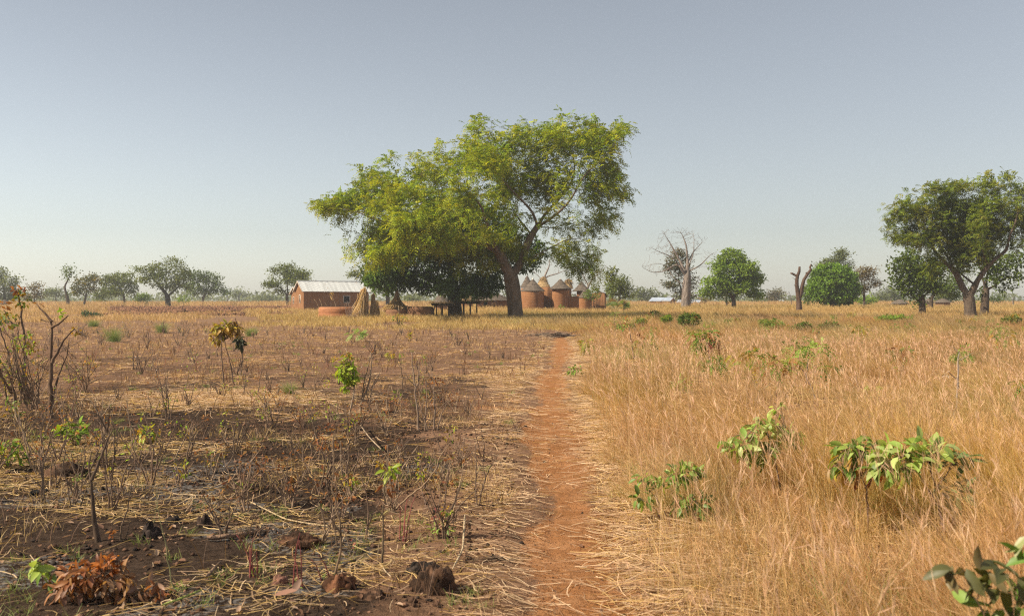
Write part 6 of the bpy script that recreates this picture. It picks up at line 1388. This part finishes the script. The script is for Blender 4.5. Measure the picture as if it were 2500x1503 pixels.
def clods_and_wood():
    def clod(label, px, py, w, h, col, name='soil_clod', cat='clod', group='dark clods on the burned ground', seed=1, n=260):
        d = gd(py); s = d / F; x = X(px, d); gz = Hs(x, d); b = Buf(); nu, nv = 34, 16
        u, v = np.meshgrid(np.linspace(0, 2 * math.pi, nu, endpoint=False), np.linspace(0, math.pi * .62, nv), indexing='ij')
        X0 = np.sin(v) * np.cos(u); Y0 = np.sin(v) * np.sin(u); Z0 = np.cos(v)
        nz = .55 + .75 * fbm(X0 * 2.1 + seed * 3.7 + 9, (Y0 + Z0 * 1.3) * 2.1 + seed, seed + 30, 4) + .18 * (noise(X0 * 9 + seed, Y0 * 9 + Z0 * 7, seed) - .5)
        V = np.stack([x + X0 * w / 2 * s * nz, d + Y0 * w / 2 * s * nz * .8, gz - .02 + np.maximum(Z0, -.3) * h * s * nz], -1).reshape(-1, 3)
        i = np.arange(nu); j = (i + 1) % nu
        q = np.concatenate([np.stack([i * nv + k, i * nv + k + 1, j * nv + k + 1, j * nv + k], 1) for k in range(nv - 1)])
        cc = np.array(col) * (.6 + .8 * fbm(X0.ravel() * 3 + seed, Y0.ravel() * 3, seed, 2))[:, None]
        if name == 'soil_clod': cc = np.where((fbm(X0.ravel() * 2 + seed, Y0.ravel() * 2 + Z0.ravel(), seed + 5, 2) > .5)[:, None], cc, cc * .35)
        b.add(V, q, None, cc)
        o = b.build(name, 'clod', None, True); return tag(o, label, cat, group)
    soil = (.13, .07, .042)
    clod('large charred double clod at the bottom middle beside the footpath', 1062, 1440, 120, 78, soil, seed=2)
    clod('black topped clod just behind the large double one', 1035, 1395, 95, 34, (.05, .035, .028), seed=12)
    clod('brown crumbly clod with a dark right side, left of the large double one', 828, 1438, 82, 56, (.19, .085, .045), seed=3)
    clod('low brown clod between the two big ones at the bottom', 905, 1462, 80, 30, soil, seed=4)
    clod('dark lump with a stubby top on the ash patch', 497, 1280, 44, 40, (.07, .045, .035), seed=5)
    clod('small black lump left of the stubby-topped one', 368, 1318, 50, 42, (.05, .035, .03), seed=6)
    clod('flat dark lump in the ash patch behind the stubby-topped one', 425, 1268, 60, 20, (.05, .035, .03), seed=7)
    clod('wide dark mound of charred soil at the left under the forked stick', 165, 1165, 120, 40, soil, seed=8)
    clod('low reddish mound beside the lying branch', 730, 1330, 110, 30, (.14, .07, .04), seed=9)
    clod('small dark bump on the left margin of the footpath', 1282, 1045, 16, 9, soil, seed=10)
    clod('smooth round reddish-brown stone at the bottom of the burned ground', 683, 1430, 42, 34, (.22, .11, .08), 'stone', 'stone', None, 11)
    clod('low heap of reddish broken soil on the far ploughed strip', 440, 765, 56, 9, (.20, .10, .055), 'soil_heap', 'soil heap', None, 13)
    clod('flat brown heap at the far side of the ploughed strip', 545, 763, 110, 6, (.22, .11, .06), 'soil_heap', 'soil heap', None, 14)
    # tiny pebble in the path
    clod('little dark pebble lying in the middle of the footpath', 1413, 1320, 14, 7, (.06, .045, .035), 'pebble', 'pebble', None, 15)
    # wood
    def stick(label, pts, r, col, lift=.01, name='stick', cat='stick'):
        P = []
        for (px, py) in pts: d = gd(py); x = X(px, d); P.append((x, d, Hs(x, d) + r + lift))
        P = np.array(P); K = 4 * len(P); cum = np.r_[0, np.cumsum(np.linalg.norm(np.diff(P, axis=0), axis=1))]; tt = np.linspace(0, cum[-1], K); Q = np.stack([np.interp(tt, cum, P[:, a]) for a in range(3)], 1); Q[1:-1] = (Q[:-2] + 2 * Q[1:-1] + Q[2:]) / 4
        b = Buf(); tubes(b, Q, r * (1 + .25 * (rng.random(K) - .5)) * np.interp(np.linspace(0, 1, K), [0, .06, .9, 1], [.7, 1, .85, .4]), 8, col); tag(b.build(name, 'bark', None, True), label, cat)
    stick('thick peeled branch lying across the ash patch', [(505, 1328), (545, 1326), (590, 1318), (625, 1308), (645, 1300)], .016, (.24, .15, .10), name='branch', cat='branch')
    stick('short charred-end stick lying below the ash patch', [(503, 1424), (520, 1402), (540, 1378)], .011, (.22, .14, .09))
    stick('black charcoal piece lying near the left edge', [(74, 1212), (96, 1211), (120, 1209)], .028, (.012, .011, .011), lift=-.005, name='charcoal', cat='charcoal')
    stick('long straight pale stalk lying from the forked stick toward the middle', [(230, 1165), (300, 1142), (380, 1138), (480, 1150)], .005, (.36, .26, .16), lift=.02, name='dry_stalk', cat='stalk')
    stick('pale dry stalk slanting in front of the yellow seedling', [(870, 1052), (900, 1090), (930, 1125)], .007, (.46, .34, .23), lift=.12, name='dry_stalk', cat='stalk')
    stick('bent golden stalk leaning beside the large double clod', [(1135, 1265), (1130, 1345), (1105, 1400)], .007, (.5, .38, .24), lift=.03, name='dry_stalk', cat='stalk')
    stick('long golden stalk lying along the lower burned ground', [(610, 1225), (700, 1270), (800, 1288), (880, 1290)], .006, (.46, .34, .2), lift=.015, name='dry_stalk', cat='stalk')
    stick('fresh yellow-green stalk at the bottom edge', [(395, 1508), (440, 1490), (495, 1470)], .006, (.36, .40, .10), lift=.05, name='green_stalk', cat='stalk')
    stick('dark twisted stick lying below the slender sapling', [(828, 1395), (850, 1378), (885, 1362)], .010, (.12, .08, .055))
    stick('pale straight stalk pointing right of the slender sapling foot', [(925, 1372), (940, 1395), (955, 1415)], .005, (.48, .36, .24), lift=.01, name='dry_stalk', cat='stalk')
    # fallen big leaf at the bottom edge
    d = gd(1480); b = Buf(); x = X(690, d); P = np.array([[x - .05, d, Hs(x, d) + .03], [x + .04, d + .05, Hs(x, d) + .03]])
    broad(b, P, np.array([[1, .15, .12], [.3, .5, .5]]), np.array([[0, -.4, 1.0], [0, -1, .4]]), [.13, .09], [.045, .04], np.array([[.40, .22, .16], [.34, .22, .17]]), -.1, .2)
    tag(b.build('fallen_leaf', 'leaf'), 'large pinkish-brown fallen leaf at the bottom edge of the burned ground', 'leaf')
    # brush pile
    d = 50; x = X(1345, d); gz = Hs(x, d); root = empty('brush_pile', (x, d, gz), 0, 'low pile of dark dead branches where the footpath disappears', 'brush pile'); b = Buf(); s = d / F; m = 80
    A = np.stack([x + rng.normal(size=m) * 24 * s, d + rng.normal(size=m) * .35, gz + rng.random(m) * .16], 1); D = np.stack([rng.choice([-1, 1], m) * 1.0, rng.normal(size=m) * .4, rng.normal(size=m) * .12], 1); Ln = rng.uniform(.2, .8, (m, 1))
    P = np.stack([A, A + D * Ln * .5 + rng.normal(size=(m, 3)) * .04, A + D * Ln], 1); P[:, :, 2] = np.maximum(P[:, :, 2], gz + .01); P[:, :, 2] = np.minimum(P[:, :, 2], gz + .34)
    tubes(b, P, rng.uniform(.012, .035, (m, 1)) * np.array([[1, .9, .5]]), 5, pick([(.24, .17, .12), (.32, .22, .15), (.15, .11, .08)], m)); b.build('branches', 'bark', root, False, root.location)
    g = Buf()
    tubes(g, [(x + .25, d - .1, gz + .06), (x + .6, d - .15, gz + .1), (x + 1.0, d - .1, gz + .05)], [.07, .08, .06], 8, (.20, .14, .11)); g.build('log', 'bark', root, True, root.location)
# ---------------------------------------------------------------- sky, light, air, camera
def finish(haze=True):
    w = bpy.data.worlds.new('World'); SC.world = w; w.use_nodes = True
    nt = w.node_tree; nt.nodes.clear()
    out = nt.nodes.new('ShaderNodeOutputWorld'); bg = nt.nodes.new('ShaderNodeBackground'); sk = nt.nodes.new('ShaderNodeTexSky')
    sk.sky_type = 'NISHITA'; sk.sun_disc = False
    az = math.atan2(-.93, -.30); el = math.radians(40)
    sk.sun_elevation = el; sk.sun_rotation = (-az) % (2 * math.pi)
    sk.air_density = 1.0; sk.dust_density = .6; sk.ozone_density = 1.0; sk.altitude = 200
    bg.inputs['Strength'].default_value = SKY
    hs = nt.nodes.new('ShaderNodeHueSaturation'); hs.inputs['Saturation'].default_value = .46; gm = nt.nodes.new('ShaderNodeGamma'); gm.inputs[1].default_value = 1.15; nt.links.new(sk.outputs[0], hs.inputs['Color']); nt.links.new(hs.outputs[0], gm.inputs[0])
    mc = mixc(nt, 1.0, gm.outputs[0], (1.035, 1.014, .972), 'MULTIPLY'); nt.links.new(mc, bg.inputs[0]); nt.links.new(bg.outputs[0], out.inputs[0])
    w.cycles.sampling_method = 'NONE'
    sd = bpy.data.lights.new('sun', 'SUN'); sd.energy = SUN; sd.angle = math.radians(.6); sd.color = (1, .89, .70)
    so = bpy.data.objects.new('sun', sd); COL.objects.link(so)
    s = np.array([math.sin(az) * math.cos(el), math.cos(az) * math.cos(el), math.sin(el)])
    from mathutils import Vector
    so.rotation_euler = Vector(-s).to_track_quat('-Z', 'Y').to_euler()
    so.location = tuple(s * 60)
    if haze:
        b = Buf(); boxv(b, -1500, 1500, -40, 1300, -1.6, 27); o = Buf.build(b, 'haze', 'haze'); tag(o, kind='stuff', label='thin pale dust haze filling the air over the fields')
    cam = bpy.data.cameras.new('camera'); co = bpy.data.objects.new('camera', cam); COL.objects.link(co)
    cam.sensor_width = 36; cam.lens = 36 * F / 2500; cam.clip_start = .05; cam.clip_end = 20000
    co.location = (0, 0, CAM); co.rotation_euler = (math.radians(90) - math.atan(3.5 / F), 0, 0)
    cam.dof.use_dof = True; cam.dof.focus_distance = 16; cam.dof.aperture_fstop = 4.0
    SC.camera = co
    SC.view_settings.view_transform = 'Standard'; SC.view_settings.look = 'None'; SC.view_settings.gamma = 1; SC.view_settings.exposure = EXPO
    SC.cycles.max_bounces = 6; SC.cycles.diffuse_bounces = 3; SC.cycles.glossy_bounces = 2; SC.cycles.transmission_bounces = 3; SC.cycles.volume_bounces = 0
    SC.cycles.transparent_max_bounces = 4; SC.cycles.use_adaptive_sampling = True; SC.cycles.adaptive_threshold = .008
    SC.cycles.use_denoising = False; SC.cycles.denoiser = 'OPENIMAGEDENOISE'; SC.cycles.denoising_input_passes = 'RGB_ALBEDO_NORMAL'; SC.cycles.denoising_prefilter = 'ACCURATE'; SC.cycles.sample_clamp_indirect = 4; SC.cycles.filter_width = 1.15

SKY = .054; SUN = 5.0; EXPO = 0.8
def haze_mat():
    m, nt, out = new_mat('haze'); v = nt.nodes.new('ShaderNodeVolumePrincipled')
    v.inputs['Color'].default_value = (.86, .88, .90, 1); v.inputs['Density'].default_value = HAZE; v.inputs['Anisotropy'].default_value = .25
    nt.links.new(v.outputs[0], out.inputs['Volume']); m.cycles.volume_sampling = 'DISTANCE'; m.cycles.homogeneous_volume = True
HAZE = .00055
haze_mat()
import time as _t
_t0 = _t.time()
def _lap(n): print('LAP', n, round(_t.time() - _t0, 1), flush=True)
ground(); _lap('ground')
build_trees(); _lap('trees')
woodland(); build_village(); _lap('village')
tall_grass(); stubble(); litter(); _lap('grass')
plants_left(); plants_right(); fillers(); clods_and_wood(); _lap('plants')
finish()
print('TRIS', sum(len(o.data.polygons) for o in SC.objects if o.type == 'MESH'))
